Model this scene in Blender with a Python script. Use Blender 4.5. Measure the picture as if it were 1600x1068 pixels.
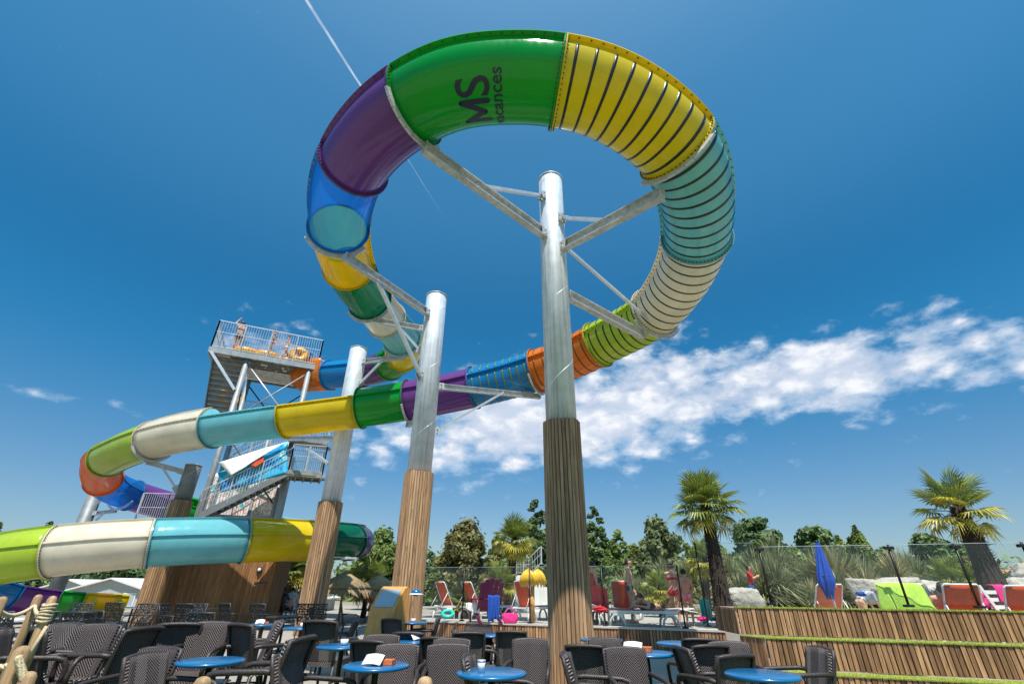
import bpy, bmesh, math, random
from mathutils import Vector, Matrix, noise as mnoise
from math import sin, cos, pi, radians as R, sqrt, atan2, asin, tan
random.seed(7)
S = bpy.context.scene
for _o in list(bpy.data.objects): bpy.data.objects.remove(_o)
COL = S.collection
# ------------------------------------------------------------------ camera, sky, sun, exposure
CAM_H = 1.4; TILT = R(28); ROLL = R(.4); FPX = 720.
cd = bpy.data.cameras.new('camera'); cam = bpy.data.objects.new('camera', cd); COL.objects.link(cam)
cd.sensor_width = 36; cd.lens = FPX/1600*36; cd.clip_end = 3000; cd.clip_start = .05
cam.matrix_world = Matrix.Translation((0, 0, CAM_H)) @ Matrix.Rotation(R(90)+TILT, 4, 'X') @ Matrix.Rotation(ROLL, 4, 'Z')
S.camera = cam
SUN_EL = R(64); SUN_AZ = R(174)          # azimuth clockwise from +Y: behind the camera, a little to the right
sun_dir = Vector((sin(SUN_AZ)*cos(SUN_EL), cos(SUN_AZ)*cos(SUN_EL), sin(SUN_EL)))
sl = bpy.data.lights.new('sun', 'SUN'); sl.energy = 4.8; sl.angle = R(.5); sl.color = (1, .955, .88)
so = bpy.data.objects.new('sun', sl); COL.objects.link(so); so.location = (0, 0, 60)
so.rotation_euler = sun_dir.to_track_quat('Z', 'Y').to_euler()
S.view_settings.view_transform = 'Standard'; S.view_settings.look = 'None'
S.view_settings.gamma = 1; S.view_settings.use_curve_mapping = False
S.view_settings.exposure = .38
S.cycles.max_bounces = 8; S.cycles.transparent_max_bounces = 24

class NG:
    """tiny helper to write shader node graphs as expressions"""
    def __init__(s, nt): s.nt = nt; s.n = nt.nodes; s.l = nt.links; s.n.clear()
    def node(s, t, ins=None, **kw):
        nd = s.n.new(t)
        for k, v in kw.items(): setattr(nd, k, v)
        for k, v in (ins or {}).items(): s.set(nd.inputs[k], v)
        return nd
    def set(s, sock, v):
        if hasattr(v, 'is_output'): s.l.new(v, sock)
        else:
            try: sock.default_value = v
            except Exception: sock.default_value = tuple(v)+(1,)
    def m(s, op, a, b=0., c=0., clamp=False):
        nd = s.n.new('ShaderNodeMath'); nd.operation = op; nd.use_clamp = clamp
        for i, v in enumerate((a, b, c)): s.set(nd.inputs[i], v)
        return nd.outputs[0]
    def vm(s, op, a, b=(0, 0, 0), out=0):
        nd = s.n.new('ShaderNodeVectorMath'); nd.operation = op
        s.set(nd.inputs[0], a)
        if op == 'SCALE': s.set(nd.inputs[3], b)
        else: s.set(nd.inputs[1], b)
        return nd.outputs[out]
    def mix(s, f, a, b, mode='MIX'):
        nd = s.n.new('ShaderNodeMix'); nd.data_type = 'RGBA'; nd.blend_type = mode
        s.set(nd.inputs[0], f); s.set(nd.inputs[6], a if hasattr(a, 'is_output') else tuple(a)[:3]+(1,))
        s.set(nd.inputs[7], b if hasattr(b, 'is_output') else tuple(b)[:3]+(1,))
        return nd.outputs[2]
    def noise(s, vec, scale, detail=3, rough=.55, dist=0.):
        nd = s.node('ShaderNodeTexNoise', {'Scale': scale, 'Detail': detail, 'Roughness': rough, 'Distortion': dist})
        if vec is not None: s.l.new(vec, nd.inputs['Vector'])
        return nd.outputs[0]
    def smooth(s, v, a, b, lo=0., hi=1.):
        nd = s.n.new('ShaderNodeMapRange'); nd.interpolation_type = 'SMOOTHSTEP'
        for i, x in enumerate((v, a, b, lo, hi)): s.set(nd.inputs[i], x)
        return nd.outputs[0]
    def xyz(s, v):
        nd = s.n.new('ShaderNodeSeparateXYZ'); s.l.new(v, nd.inputs[0]); return nd.outputs
    def comb(s, x, y, z):
        nd = s.n.new('ShaderNodeCombineXYZ')
        for i, v in enumerate((x, y, z)): s.set(nd.inputs[i], v)
        return nd.outputs[0]

# ---- world: Nishita sky with a band of small cumulus, wisps and a contrail
W = bpy.data.worlds.new('World'); S.world = W; W.use_nodes = True
g = NG(W.node_tree)
sky = g.node('ShaderNodeTexSky', sky_type='NISHITA', sun_disc=False)
sky.sun_elevation = SUN_EL; sky.sun_rotation = SUN_AZ
sky.altitude = 0; sky.air_density = 1.0; sky.dust_density = .6; sky.ozone_density = 3.0
tc = g.node('ShaderNodeTexCoord').outputs['Generated']
d = g.vm('NORMALIZE', tc)
dx, dy, dz = g.xyz(d)
el = g.m('MULTIPLY', g.m('ARCSINE', dz), 180/pi)
az = g.m('MULTIPLY', g.m('ARCTAN2', dx, dy), 180/pi)
base = sky.outputs[0]
# a polarised, saturated summer sky: deeper blue than the plain model, paler towards the zenith
gain = g.mix(g.smooth(el, 3., 25.), (.6, .72, .8), (.16, .8, 1.0))
gain = g.mix(g.smooth(el, 28., 48.), gain, (.46, 1.24, 1.34))
gain = g.mix(g.smooth(el, 46., 78.), gain, (1.5, 2.05, 1.8))
hs = g.mix(1., base, gain, 'MULTIPLY')
# cloud plane coordinates (flat layer seen in perspective)
zz = g.m('MAXIMUM', g.m('ADD', dz, .08), .06)
cp = g.comb(g.m('DIVIDE', az, 15.), g.m('DIVIDE', el, 8.5), 0.)
cp = g.vm('ADD', cp, (3.7, 1.3, 0))
vor = g.node('ShaderNodeTexVoronoi', {'Scale': 4.2, 'Smoothness': .6}, feature='SMOOTH_F1')
g.l.new(g.vm('ADD', cp, g.vm('SCALE', g.node('ShaderNodeTexNoise', {'Vector': cp, 'Scale': 5., 'Detail': 4}).outputs[1], .28)), vor.inputs['Vector'])
puff = g.m('SUBTRACT', 1., g.m('MULTIPLY', vor.outputs[0], 1.35))
n1 = g.noise(cp, 1.5, 6, .6, .2); n2 = g.noise(cp, 6.5, 6, .62, .2); n3 = g.noise(cp, .9, 2, .5)
nn = g.m('ADD', g.m('MULTIPLY', n1, .42), g.m('ADD', g.m('MULTIPLY', n2, .32), g.m('MULTIPLY', puff, .22)))
def band(azc, azw, elc, elw, tilt, amp):
    t = g.m('SUBTRACT', az, azc)
    e = g.m('DIVIDE', g.m('SUBTRACT', el, g.m('ADD', g.m('MULTIPLY', t, tilt), elc)), elw)
    a = g.m('DIVIDE', t, azw)
    r2 = g.m('ADD', g.m('POWER', g.m('ABSOLUTE', e), 2.0), g.m('POWER', g.m('ABSOLUTE', a), 4.0))
    return g.m('MULTIPLY', g.m('EXPONENT', g.m('MULTIPLY', r2, -1.)), amp)
msk = band(8, 25, 18.6, 7.8, .1, .45)
for args in ((33, 20, 20.4, 5.6, -.08, .40), (58, 18, 18.0, 4.2, -.05, .34), (-31, 9, 24, 4.5, .1, .21), (32.5, 1.6, 28.3, 1.1, 0, .2), (-46, 9, 14.8, .9, -.02, .2),
             (-8, 14, 16.5, 5.4, .1, .32), (95, 30, 22, 6, 0, .2), (-105, 35, 25, 7, 0, .18), (170, 40, 20, 6, 0, .2), (38, 7, 15.5, 2.5, .5, .12)):
    msk = g.m('MAXIMUM', msk, band(*args))
dens = g.smooth(g.m('ADD', nn, msk), .62, .88)
nlit = g.m('ADD', g.m('MULTIPLY', g.noise(g.vm('ADD', cp, (.03, .05, 0)), 5.0, 6, .65, .3), .6), g.m('MULTIPLY', puff, .3))
ccol = g.mix(g.smooth(nlit, .34, .6), (5.0, 5.6, 6.7), (7.9, 8.0, 8.2))
ccol = g.mix(g.smooth(dens, .2, .9), (6.0, 7.0, 8.2), ccol)
out = g.mix(g.m('MULTIPLY', dens, .93), hs, ccol)
# contrail: a thin streak in the plane through two sky directions
def pdir(px, py):
    x, y = px-800, 534-py
    x, y = cos(ROLL)*x-sin(ROLL)*y, sin(ROLL)*x+cos(ROLL)*y
    return Vector((x, FPX*cos(TILT)-y*sin(TILT), FPX*sin(TILT)+y*cos(TILT))).normalized()
cA, cB = pdir(478, 0), pdir(702, 352)
cn = cA.cross(cB).normalized(); cm = cA; ct = cn.cross(cA)
wob = g.m('MULTIPLY', g.m('SUBTRACT', g.noise(d, 9., 3), .5), .006)
off = g.m('ABSOLUTE', g.m('ADD', g.vm('DOT_PRODUCT', d, tuple(cn), 1), wob))
al = g.m('ARCTAN2', g.vm('DOT_PRODUCT', d, tuple(ct), 1), g.vm('DOT_PRODUCT', d, tuple(cm), 1))
L = cA.angle(cB)
wd = g.smooth(al, -.1, L, .0036, .0012)
tr = g.m('MULTIPLY', g.smooth(g.m('DIVIDE', off, wd), .25, 1., 1., 0.), g.m('MULTIPLY', g.smooth(al, L*.75, L, 1., 0.), g.smooth(al, -.6, -.2)))
tr = g.m('MULTIPLY', tr, g.smooth(al, .15, L*.7, .62, .16))
tr = g.m('MULTIPLY', tr, g.smooth(g.noise(d, 40., 3), .3, .6, .55, 1.))
out = g.mix(tr, out, (6.3, 7.0, 7.8))
bg = g.node('ShaderNodeBackground', {'Color': out, 'Strength': .1})
g.l.new(bg.outputs[0], g.node('ShaderNodeOutputWorld').inputs[0])

# ------------------------------------------------------------------ helpers
def U(px, py, Y=None, z=None, X=None):
    """world point on the line of sight of a photograph pixel, at a given depth, height or side distance"""
    d = pdir(px, py)
    t = Y/d.y if Y is not None else ((z-CAM_H)/d.z if z is not None else X/d.x)
    return Vector((0, 0, CAM_H))+d*t

class MB:
    def __init__(s): s.v = []; s.f = []; s.sm = []
    def add(s, vs, fs, smooth=False):
        b = len(s.v); s.v += [tuple(v) for v in vs]
        s.f += [tuple(i+b for i in f) for f in fs]; s.sm += [smooth]*len(fs); return s
    def box(s, c, d, rot=None):
        c = Vector(c); h = Vector(d)*.5; vs = []
        for x in (-1, 1):
            for y in (-1, 1):
                for z in (-1, 1):
                    p = Vector((x*h.x, y*h.y, z*h.z))
                    if rot is not None: p = rot @ p
                    vs.append(c+p)
        return s.add(vs, [(0, 1, 3, 2), (4, 6, 7, 5), (0, 4, 5, 1), (2, 3, 7, 6), (0, 2, 6, 4), (1, 5, 7, 3)])
    def bar(s, a, b, w, h, up=(0, 0, 1)):
        a = Vector(a); b = Vector(b); t = (b-a); L = t.length; t.normalize()
        sd = t.cross(Vector(up))
        if sd.length < 1e-4: sd = t.cross(Vector((0, 1, 0)))
        sd.normalize(); uu = sd.cross(t)
        m = Matrix((sd, t, uu)).transposed()
        return s.box((a+b)*.5, (w, L, h), m)
    def tube(s, pts, r, n=8, cap=True, closed=False):
        pts = [Vector(p) for p in pts]; rs = r if isinstance(r, (list, tuple)) else [r]*len(pts)
        vs = []; N = len(pts); prev = None
        for i, p in enumerate(pts):
            if closed: t = pts[(i+1) % N]-pts[i-1]
            else: t = pts[min(i+1, N-1)]-pts[max(i-1, 0)]
            t.normalize()
            if prev is None:
                a = Vector((0, 0, 1)) if abs(t.z) < .9 else Vector((1, 0, 0))
                x = t.cross(a).normalized()
            else: x = (prev-t*prev.dot(t)).normalized()
            prev = x; y = t.cross(x)
            for k in range(n):
                an = 2*pi*k/n; vs.append(p+(x*cos(an)+y*sin(an))*rs[i])
        fs = []
        for i in range(N if closed else N-1):
            j = (i+1) % N
            for k in range(n):
                k2 = (k+1) % n
                fs.append((i*n+k, i*n+k2, j*n+k2, j*n+k))
        s.add(vs, fs, True)
        if cap and not closed:
            b = len(s.v)-len(vs)
            s.f += [tuple(b+k for k in reversed(range(n))), tuple(b+(N-1)*n+k for k in range(n))]; s.sm += [False, False]
        return s
    def cyl(s, a, b, r0, r1=None, n=12): return s.tube([a, b], [r0, r0 if r1 is None else r1], n)
    def lathe(s, prof, n=24, c=(0, 0, 0)):
        c = Vector(c); vs = []; fs = []
        for r, z in prof:
            for k in range(n): vs.append(c+Vector((r*cos(2*pi*k/n), r*sin(2*pi*k/n), z)))
        for i in range(len(prof)-1):
            for k in range(n):
                k2 = (k+1) % n; fs.append((i*n+k, i*n+k2, (i+1)*n+k2, (i+1)*n+k))
        s.add(vs, fs, True); b = len(s.v)-len(vs); m = len(prof)-1
        if prof[0][0] > 1e-4: s.f.append(tuple(b+k for k in reversed(range(n)))); s.sm.append(False)
        if prof[-1][0] > 1e-4: s.f.append(tuple(b+m*n+k for k in range(n))); s.sm.append(False)
        return s
    def grid(s, fn, nu, nv, thick=0., smooth=True):
        """fn(u,v) -> Vector; optional thickness along the normal"""
        P = [[Vector(fn(i/nu, j/nv)) for j in range(nv+1)] for i in range(nu+1)]
        idx = lambda i, j: i*(nv+1)+j
        vs = [p for row in P for p in row]
        fs = [(idx(i, j), idx(i+1, j), idx(i+1, j+1), idx(i, j+1)) for i in range(nu) for j in range(nv)]
        if thick:
            ns = []
            for i in range(nu+1):
                for j in range(nv+1):
                    a = P[min(i+1, nu)][j]-P[max(i-1, 0)][j]; b = P[i][min(j+1, nv)]-P[i][max(j-1, 0)]
                    q = a.cross(b); ns.append(q.normalized() if q.length > 1e-9 else Vector((0, 0, 1)))
            k = len(vs); vs = vs+[v-nr*thick for v, nr in zip(vs, ns)]
            f2 = [tuple(k+q for q in reversed(f)) for f in fs]
            ed = []
            for i in range(nu):
                ed.append((idx(i, 0), k+idx(i, 0), k+idx(i+1, 0), idx(i+1, 0)))
                ed.append((idx(i, nv), idx(i+1, nv), k+idx(i+1, nv), k+idx(i, nv)))
            for j in range(nv):
                ed.append((idx(0, j), idx(0, j+1), k+idx(0, j+1), k+idx(0, j)))
                ed.append((idx(nu, j), k+idx(nu, j), k+idx(nu, j+1), idx(nu, j+1)))
            s.add(vs, fs+f2, smooth); s.add([], [])
            b = len(s.v)-len(vs); s.f += [tuple(b+q for q in f) for f in ed]; s.sm += [False]*len(ed)
        else: s.add(vs, fs, smooth)
        return s
    def ball(s, c, r, n=10, m=7, sc=(1, 1, 1), rot=None):
        c = Vector(c)
        def fn(u, v):
            th = pi*v; ph = 2*pi*u
            p = Vector((cos(ph)*sin(th)*r*sc[0], sin(ph)*sin(th)*r*sc[1], cos(th)*r*sc[2]))
            return c+(rot @ p if rot is not None else p)
        return s.grid(fn, n, m)
    def mesh(s, name):
        me = bpy.data.meshes.new(name); me.from_pydata(s.v, [], s.f)
        me.polygons.foreach_set('use_smooth', s.sm); me.update(); return me
def part(name, mb, mat, parent=None, world=False, label=None, stuff=False, loc=None):
    me = mb.mesh(name) if isinstance(mb, MB) else mb
    if mat is not None and not me.materials: me.materials.append(mat)
    o = bpy.data.objects.new(name, me); COL.objects.link(o)
    if parent is not None:
        o.parent = parent
        if world:
            p = parent; off = Vector((0, 0, 0))
            while p is not None: off -= p.location; p = p.parent
            o.location = off
    if loc is not None: o.location = loc
    if label: o['label'] = label
    if stuff: o['kind'] = 'stuff'
    return o
def tag(o, label, cat, group=None):
    o['label'] = label; o['category'] = cat
    if group: o['group'] = group
    return o
def thing(name, label, cat, loc=(0, 0, 0), rz=0., group=None):
    o = bpy.data.objects.new(name, None); COL.objects.link(o); o.location = loc; o.rotation_euler = (0, 0, rz)
    o.empty_display_size = .1
    return tag(o, label, cat, group)
def struct(name, mb, mat):
    o = part(name, mb, mat); o['kind'] = 'structure'; return o
def dup(root, loc, rz, label, group=None, scale=None):
    r = root.copy(); COL.objects.link(r); r.location = loc; r.rotation_euler = (0, 0, rz); r['label'] = label
    if group: r['group'] = group
    if scale: r.scale = (scale,)*3
    for ch in root.children:
        c = ch.copy(); COL.objects.link(c); c.parent = r
        for gch in ch.children:
            q = gch.copy(); COL.objects.link(q); q.parent = c
    return r
def rotz(a): return Matrix.Rotation(a, 3, 'Z')
def rotx(a): return Matrix.Rotation(a, 3, 'X')
def roty(a): return Matrix.Rotation(a, 3, 'Y')

# ------------------------------------------------------------------ materials
def mat(name, col, rough=.5, metal=0., var=.12, vs=4., bump=0., bs=40., stretch=(1, 1, 1), objrand=0., spec=None, coat=0., island=0., trans=0., emit=None, hue2=None, coord='Object', bdist=.01):
    m = bpy.data.materials.new(name); m.use_nodes = True; g = NG(m.node_tree)
    co = g.node('ShaderNodeTexCoord').outputs[coord]
    if stretch != (1, 1, 1): co = g.vm('MULTIPLY', co, stretch)
    n = g.noise(co, vs, 5, .6)
    c2 = tuple(min(1, c*(1-var)) for c in col); c1 = tuple(min(1, c*(1+var)) for c in col)
    if hue2: c2 = hue2
    c = g.mix(g.smooth(n, .3, .7), c2, c1)
    if objrand:
        r = g.node('ShaderNodeObjectInfo').outputs['Random']
        c = g.mix(1., c, g.node('ShaderNodeCombineColor', {0: g.m('ADD', g.m('MULTIPLY', r, objrand*2), 1-objrand), 1: g.m('ADD', g.m('MULTIPLY', r, objrand*2), 1-objrand), 2: g.m('ADD', g.m('MULTIPLY', r, objrand*2), 1-objrand)}).outputs[0], 'MULTIPLY')
    if island:
        r = g.node('ShaderNodeNewGeometry').outputs['Random Per Island']
        v = g.m('ADD', g.m('MULTIPLY', r, island*2), 1-island)
        c = g.mix(1., c, g.node('ShaderNodeCombineColor', {0: v, 1: v, 2: v}).outputs[0], 'MULTIPLY')
    p = g.node('ShaderNodeBsdfPrincipled', {'Base Color': c, 'Roughness': rough, 'Metallic': metal})
    if spec is not None: p.inputs['Specular IOR Level'].default_value = spec
    if coat: p.inputs['Coat Weight'].default_value = coat; p.inputs['Coat Roughness'].default_value = .05
    if bump:
        b = g.node('ShaderNodeBump', {'Strength': bump, 'Distance': bdist, 'Height': g.noise(co, bs, 4, .6)})
        g.l.new(b.outputs[0], p.inputs['Normal'])
    sh = p.outputs[0]
    if trans:
        t = g.node('ShaderNodeBsdfTranslucent', {'Color': c})
        mx = g.node('ShaderNodeMixShader', {0: trans}); g.l.new(sh, mx.inputs[1]); g.l.new(t.outputs[0], mx.inputs[2]); sh = mx.outputs[0]
    if emit: g.set(p.inputs['Emission Color'], emit[0]); p.inputs['Emission Strength'].default_value = emit[1]
    g.l.new(sh, g.node('ShaderNodeOutputMaterial').inputs[0]); return m
def plastic(name, col, clear=0., trans=.34):
    """glossy gel-coated fibreglass with faint mottling and dirt streaks; clear > 0 lets light through"""
    m = bpy.data.materials.new(name); m.use_nodes = True; g = NG(m.node_tree)
    co = g.node('ShaderNodeTexCoord').outputs['Object']
    n = g.noise(co, 1.3, 4, .6); n2 = g.noise(g.vm('MULTIPLY', co, (1, 1, .25)), 7., 5, .65)
    c = g.mix(g.smooth(n, .3, .75), col, tuple(min(1, x*.84+.012) for x in col))
    c = g.mix(g.smooth(n2, .55, .8, 0., .36), c, tuple(x*.55+.03 for x in col))
    rg = g.smooth(n2, .3, .8, .1, .24)
    p = g.node('ShaderNodeBsdfPrincipled', {'Base Color': c, 'Roughness': rg})
    p.inputs['Coat Weight'].default_value = .15; p.inputs['Coat Roughness'].default_value = .06; p.inputs['Specular IOR Level'].default_value = .42
    b = g.node('ShaderNodeBump', {'Strength': .12, 'Distance': .03, 'Height': g.noise(co, 2.4, 3, .5)}); g.l.new(b.outputs[0], p.inputs['Normal'])
    t = g.node('ShaderNodeBsdfTranslucent', {'Color': c})
    mx = g.node('ShaderNodeMixShader', {0: trans}); g.l.new(p.outputs[0], mx.inputs[1]); g.l.new(t.outputs[0], mx.inputs[2]); sh = mx.outputs[0]
    if clear:
        tb = g.node('ShaderNodeBsdfTransparent', {'Color': tuple(min(1., x*1.3+.06) for x in col)+(1,)})
        m2 = g.node('ShaderNodeMixShader', {0: clear}); g.l.new(sh, m2.inputs[1]); g.l.new(tb.outputs[0], m2.inputs[2]); sh = m2.outputs[0]
    g.l.new(sh, g.node('ShaderNodeOutputMaterial').inputs[0]); return m
def wood(name, col, dark, objrand=.18, rough=.7, gr=(30, 30, 1.6)):
    m = bpy.data.materials.new(name); m.use_nodes = True; g = NG(m.node_tree)
    co = g.node('ShaderNodeTexCoord').outputs['Object']
    r = g.node('ShaderNodeObjectInfo').outputs['Random']
    co = g.vm('ADD', co, g.comb(g.m('MULTIPLY', r, 17.), g.m('MULTIPLY', r, 31.), g.m('MULTIPLY', r, 53.)))
    n = g.noise(g.vm('MULTIPLY', co, gr), 1., 5, .6, .3); k = g.noise(g.vm('MULTIPLY', co, (9, 9, 3)), 1., 2, .5)
    c = g.mix(g.smooth(n, .3, .72), dark, col)
    c = g.mix(g.smooth(k, .62, .75, 0., .55), c, tuple(x*.5 for x in dark))
    v = g.m('ADD', g.m('MULTIPLY', r, objrand*2), 1-objrand)
    c = g.mix(1., c, g.node('ShaderNodeCombineColor', {0: v, 1: g.m('POWER', v, 1.15), 2: g.m('POWER', v, 1.3)}).outputs[0], 'MULTIPLY')
    p = g.node('ShaderNodeBsdfPrincipled', {'Base Color': c, 'Roughness': rough})
    b = g.node('ShaderNodeBump', {'Strength': .5, 'Distance': .004, 'Height': n}); g.l.new(b.outputs[0], p.inputs['Normal'])
    g.l.new(p.outputs[0], g.node('ShaderNodeOutputMaterial').inputs[0]); return m
PC = dict(green=(.002, .4, .035), purple=(.2, .06, .31), yellow=(.85, .66, .008), turq=(.2, .6, .66), white=(.86, .79, .64), lime=(.5, .66, .045),
          orange=(.85, .235, .012), blue=(.008, .27, .62), dgreen=(.002, .2, .1), lilac=(.42, .27, .6))
PM = {k: plastic('gelcoat_'+k, v) for k, v in PC.items()}
PM['cblue'] = plastic('clear_blue_shell', (.03, .36, .72), .5, .5); PM['corange'] = plastic('clear_orange_shell', (.85, .2, .012), .42, .4)
PM['cyellow'] = plastic('clear_yellow_shell', (.9, .58, .008), .25, .5); PM['cgreen'] = plastic('clear_green_shell', (.003, .22, .11), .25, .35)
PM['cpurple'] = plastic('clear_purple_shell', (.25, .13, .42), .3, .35)
M = dict(
    galvt=mat('tower_steel', (.3, .32, .33), .5, .3, .15, 4., .15, 20.),
    galv_dark_shade=mat('dark_and_shaded_steel', (.2, .22, .23), .55, .3, .15, 3., .2, 14., bdist=.004),  # dark stringer steel; on the far-left poles, flume shade put into the colour
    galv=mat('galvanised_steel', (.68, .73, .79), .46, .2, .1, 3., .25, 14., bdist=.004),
    galvd=mat('galvanised_steel_sections', (.52, .54, .55), .5, .3, .18, 6., .1, 40.),
    sdark=mat('dark_steel', (.06, .065, .07), .5, .4, .2),
    rail=mat('galvanised_rails', (.6, .63, .65), .4, .5, .1),
    corr=mat('corrugated_steel', (.3, .29, .27), .55, .3, .2, 5.),
    black=mat('black_stripe', (.012, .014, .013), .3, 0, .1),
    sgreen=mat('green_stripe', (.12, .2, .02), .3, 0, .1), sor=mat('brown_stripe', (.2, .05, .008), .3, 0, .1),
    bolt=mat('rusty_bolt', (.09, .05, .035), .6, .4, .3, 30.),
    navy=mat('navy_print', (.012, .016, .05), .4, 0, .05),
    batten=wood('larch_batten', (.5, .3, .155), (.23, .125, .06), .28),
    slat=wood('cedar_slat', (.46, .25, .12), (.17, .08, .038), .42),
    plank=wood('hut_plank', (.36, .18, .065), (.17, .075, .028), .18),
    post=wood('round_post_wood', (.5, .33, .17), (.27, .16, .08), .1),
    deckw=wood('deck_board_wood', (.38, .33, .27), (.2, .17, .13), .15, gr=(2, 40, 40)),
    turf=mat('turf_tread', (.25, .29, .04), .9, 0, .25, 40., .6, 150.),
    wick=mat('wicker_wrap', (.04, .03, .028), .42, 0, .3, 60., .4, 120.),
    cast=mat('cast_aluminium_black', (.03, .032, .036), .45, .3, .2, 20.),
    btab=mat('blue_tabletop', (.003, .12, .3), .28, 0, .06, 5., coat=.3),
    wplast=mat('white_plastic', (.78, .78, .76), .35, 0, .05, 6.), whitep=mat('white_paint', (.78, .77, .74), .6, 0, .06),
    ofab=mat('orange_mesh_fabric', (.78, .11, .03), .8, 0, .1, 30., .3, 200., trans=.25), ofabp=mat('pale_orange_fabric', (.8, .25, .12), .8, 0, .08, 20., .3, 200., trans=.2),
    limet=mat('lime_towel', (.5, .75, .1), .9, 0, .1, 18., .6, 120., trans=.15), bfab=mat('blue_parasol_cloth', (.005, .08, .5), .75, 0, .12, 8., trans=.15),
    bluet=mat('blue_towel', (.01, .07, .36), .9, 0, .12, 18., .5, 100.), pinkf=mat('pink_fabric', (.75, .03, .22), .85, 0, .12, 12., .4, 80.),
    purpl=mat('plum_plastic', (.15, .008, .07), .4, 0, .08), teal=mat('teal_plastic', (.02, .42, .36), .4, 0, .08), red=mat('red_cloth', (.55, .02, .03), .85, 0, .15, 20., .3, 90.),
    rope=mat('manila_rope', (.6, .48, .3), .9, 0, .15, 60., .8, 90.), paper=mat('printed_paper', (.8, .78, .72), .7, 0, .05), card=mat('orange_menu_card', (.55, .14, .04), .6, 0, .2, 20.),
    screen=mat('pale_blue_screen', (.34, .42, .47), .25, 0, .06), ply=wood('oak_veneer', (.76, .37, .1), (.58, .25, .06), .05),
    ylw=mat('yellow_paint', (.78, .45, .01), .4, 0, .1), ring=mat('orange_vinyl', (.8, .36, .015), .4, 0, .1, 5., .0, coat=.2),
    ptrunk=mat('palm_trunk', (.042, .028, .019), .95, 0, .45, 22., 1., 40., hue2=(.022, .015, .011), bdist=.03), bark=mat('tree_bark', (.11, .075, .05), .95, 0, .35, 9., 1., 30., bdist=.03),
    rock=mat('pale_rock', (.47, .43, .37), .9, 0, .22, 2.2, .8, 7., bdist=.08), thatch=mat('palm_thatch', (.36, .26, .14), .95, 0, .35, 25., island=.35),
    wire=mat('black_post', (.015, .016, .018), .4, .3, .1), roofw=mat('white_roof_sheet', (.66, .66, .63), .6, 0, .06), tile=mat('pink_roof_tile', (.5, .24, .16), .8, 0, .15, 9.),
    sidg=mat('grey_siding', (.42, .43, .42), .7, 0, .08), water=mat('pool_water', (.02, .32, .4), .06, 0, .1, 3., .4, 6.), concrete=mat('pool_coping', (.5, .47, .42), .8, 0, .1, 3., .3, 20.),
    tealm=mat('green_painted_steel', (.03, .12, .1), .45, .2, .1),
)
def leafmat(name, a, b, trans=.28, island=.35, rough=.55):
    return mat(name, a, rough, 0, .3, .9, island=island, trans=trans, hue2=b)
LM = dict(fan=leafmat('fan_palm_leaf', (.27, .3, .055), (.13, .18, .03), .25, .3, .4), fany=leafmat('yellowing_palm_leaf', (.48, .4, .05), (.26, .25, .04), .25, .3, .4), dead=leafmat('dry_palm_leaf', (.26, .19, .09), (.16, .1, .05), .1, .3, .8),
    oak=leafmat('olive_leaf', (.19, .175, .05), (.1, .1, .03)), pine=leafmat('pine_needle', (.095, .155, .035), (.045, .085, .022), .15),
    con=leafmat('conifer_leaf', (.085, .135, .034), (.04, .075, .02), .12), mid=leafmat('mid_green_leaf', (.15, .21, .04), (.08, .125, .024)),
    poplar=leafmat('grey_green_leaf', (.16, .19, .075), (.085, .11, .04)), yuc=leafmat('yucca_leaf', (.26, .27, .12), (.15, .17, .07), .2, .35, .5),
    yucd=leafmat('straw_leaf', (.42, .36, .18), (.26, .23, .11), .15, .35, .7), bright=leafmat('bright_leaf', (.17, .21, .045), (.09, .13, .025)), turff=leafmat('turf_fibre', (.3, .36, .05), (.2, .26, .03), .1, .3), grass=leafmat('grass_blade', (.14, .2, .03), (.08, .12, .02), .2, .4))
# wicker panels: herring-bone weave as colour and relief on the modelled panel
def weave(name, k):
    m = bpy.data.materials.new(name); m.use_nodes = True; g = NG(m.node_tree)
    x, y, z = g.xyz(g.node('ShaderNodeTexCoord').outputs['Object'])
    # four mirrored columns of diagonal strips
    q = g.m('PINGPONG', g.m('ADD', x, 10.), .125)
    vv = g.m('ADD', g.m('ADD', g.m('MULTIPLY', y, .75), z), g.m('MULTIPLY', q, k))
    w = g.m('SINE', g.m('MULTIPLY', vv, 2*pi/.03))
    n = g.noise(None, 35., 3); w2 = g.m('SINE', g.m('MULTIPLY', g.m('SUBTRACT', vv, g.m('MULTIPLY', q, 2.2*k)), 2*pi/.021))
    hgt = g.m('ADD', w, g.m('MULTIPLY', w2, .35))
    c = g.mix(g.smooth(g.m('ADD', hgt, g.m('MULTIPLY', n, .8)), -1., 1.4), (.011, .008, .007), (.2, .158, .15))
    rr = g.node('ShaderNodeObjectInfo').outputs['Random']
    c = g.mix(g.m('MULTIPLY', rr, .35), c, (.02, .016, .017))
    p = g.node('ShaderNodeBsdfPrincipled', {'Base Color': c, 'Roughness': .4})
    b = g.node('ShaderNodeBump', {'Strength': .9, 'Distance': .006, 'Height': hgt}); g.l.new(b.outputs[0], p.inputs['Normal'])
    g.l.new(p.outputs[0], g.node('ShaderNodeOutputMaterial').inputs[0]); return m
M['weave'] = weave('herringbone_wicker', 1.25)
def skinmat(name, c):
    return mat(name, c, .5, 0, .1, 9., .0, spec=.35)
SK = dict(tan=skinmat('tanned_skin', (.62, .33, .22)), pale=skinmat('fair_skin', (.6, .34, .24)), brown=skinmat('brown_skin', (.3, .14, .08)))
M['pinkp'] = mat('pale_pink_cloth', (.75, .3, .33), .85, 0, .15, 60.)
M['hair'] = mat('dark_hair', (.025, .016, .012), .55, 0, .3, 30.); M['hairb'] = mat('brown_hair', (.09, .05, .03), .55, 0, .3, 30.)
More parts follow.
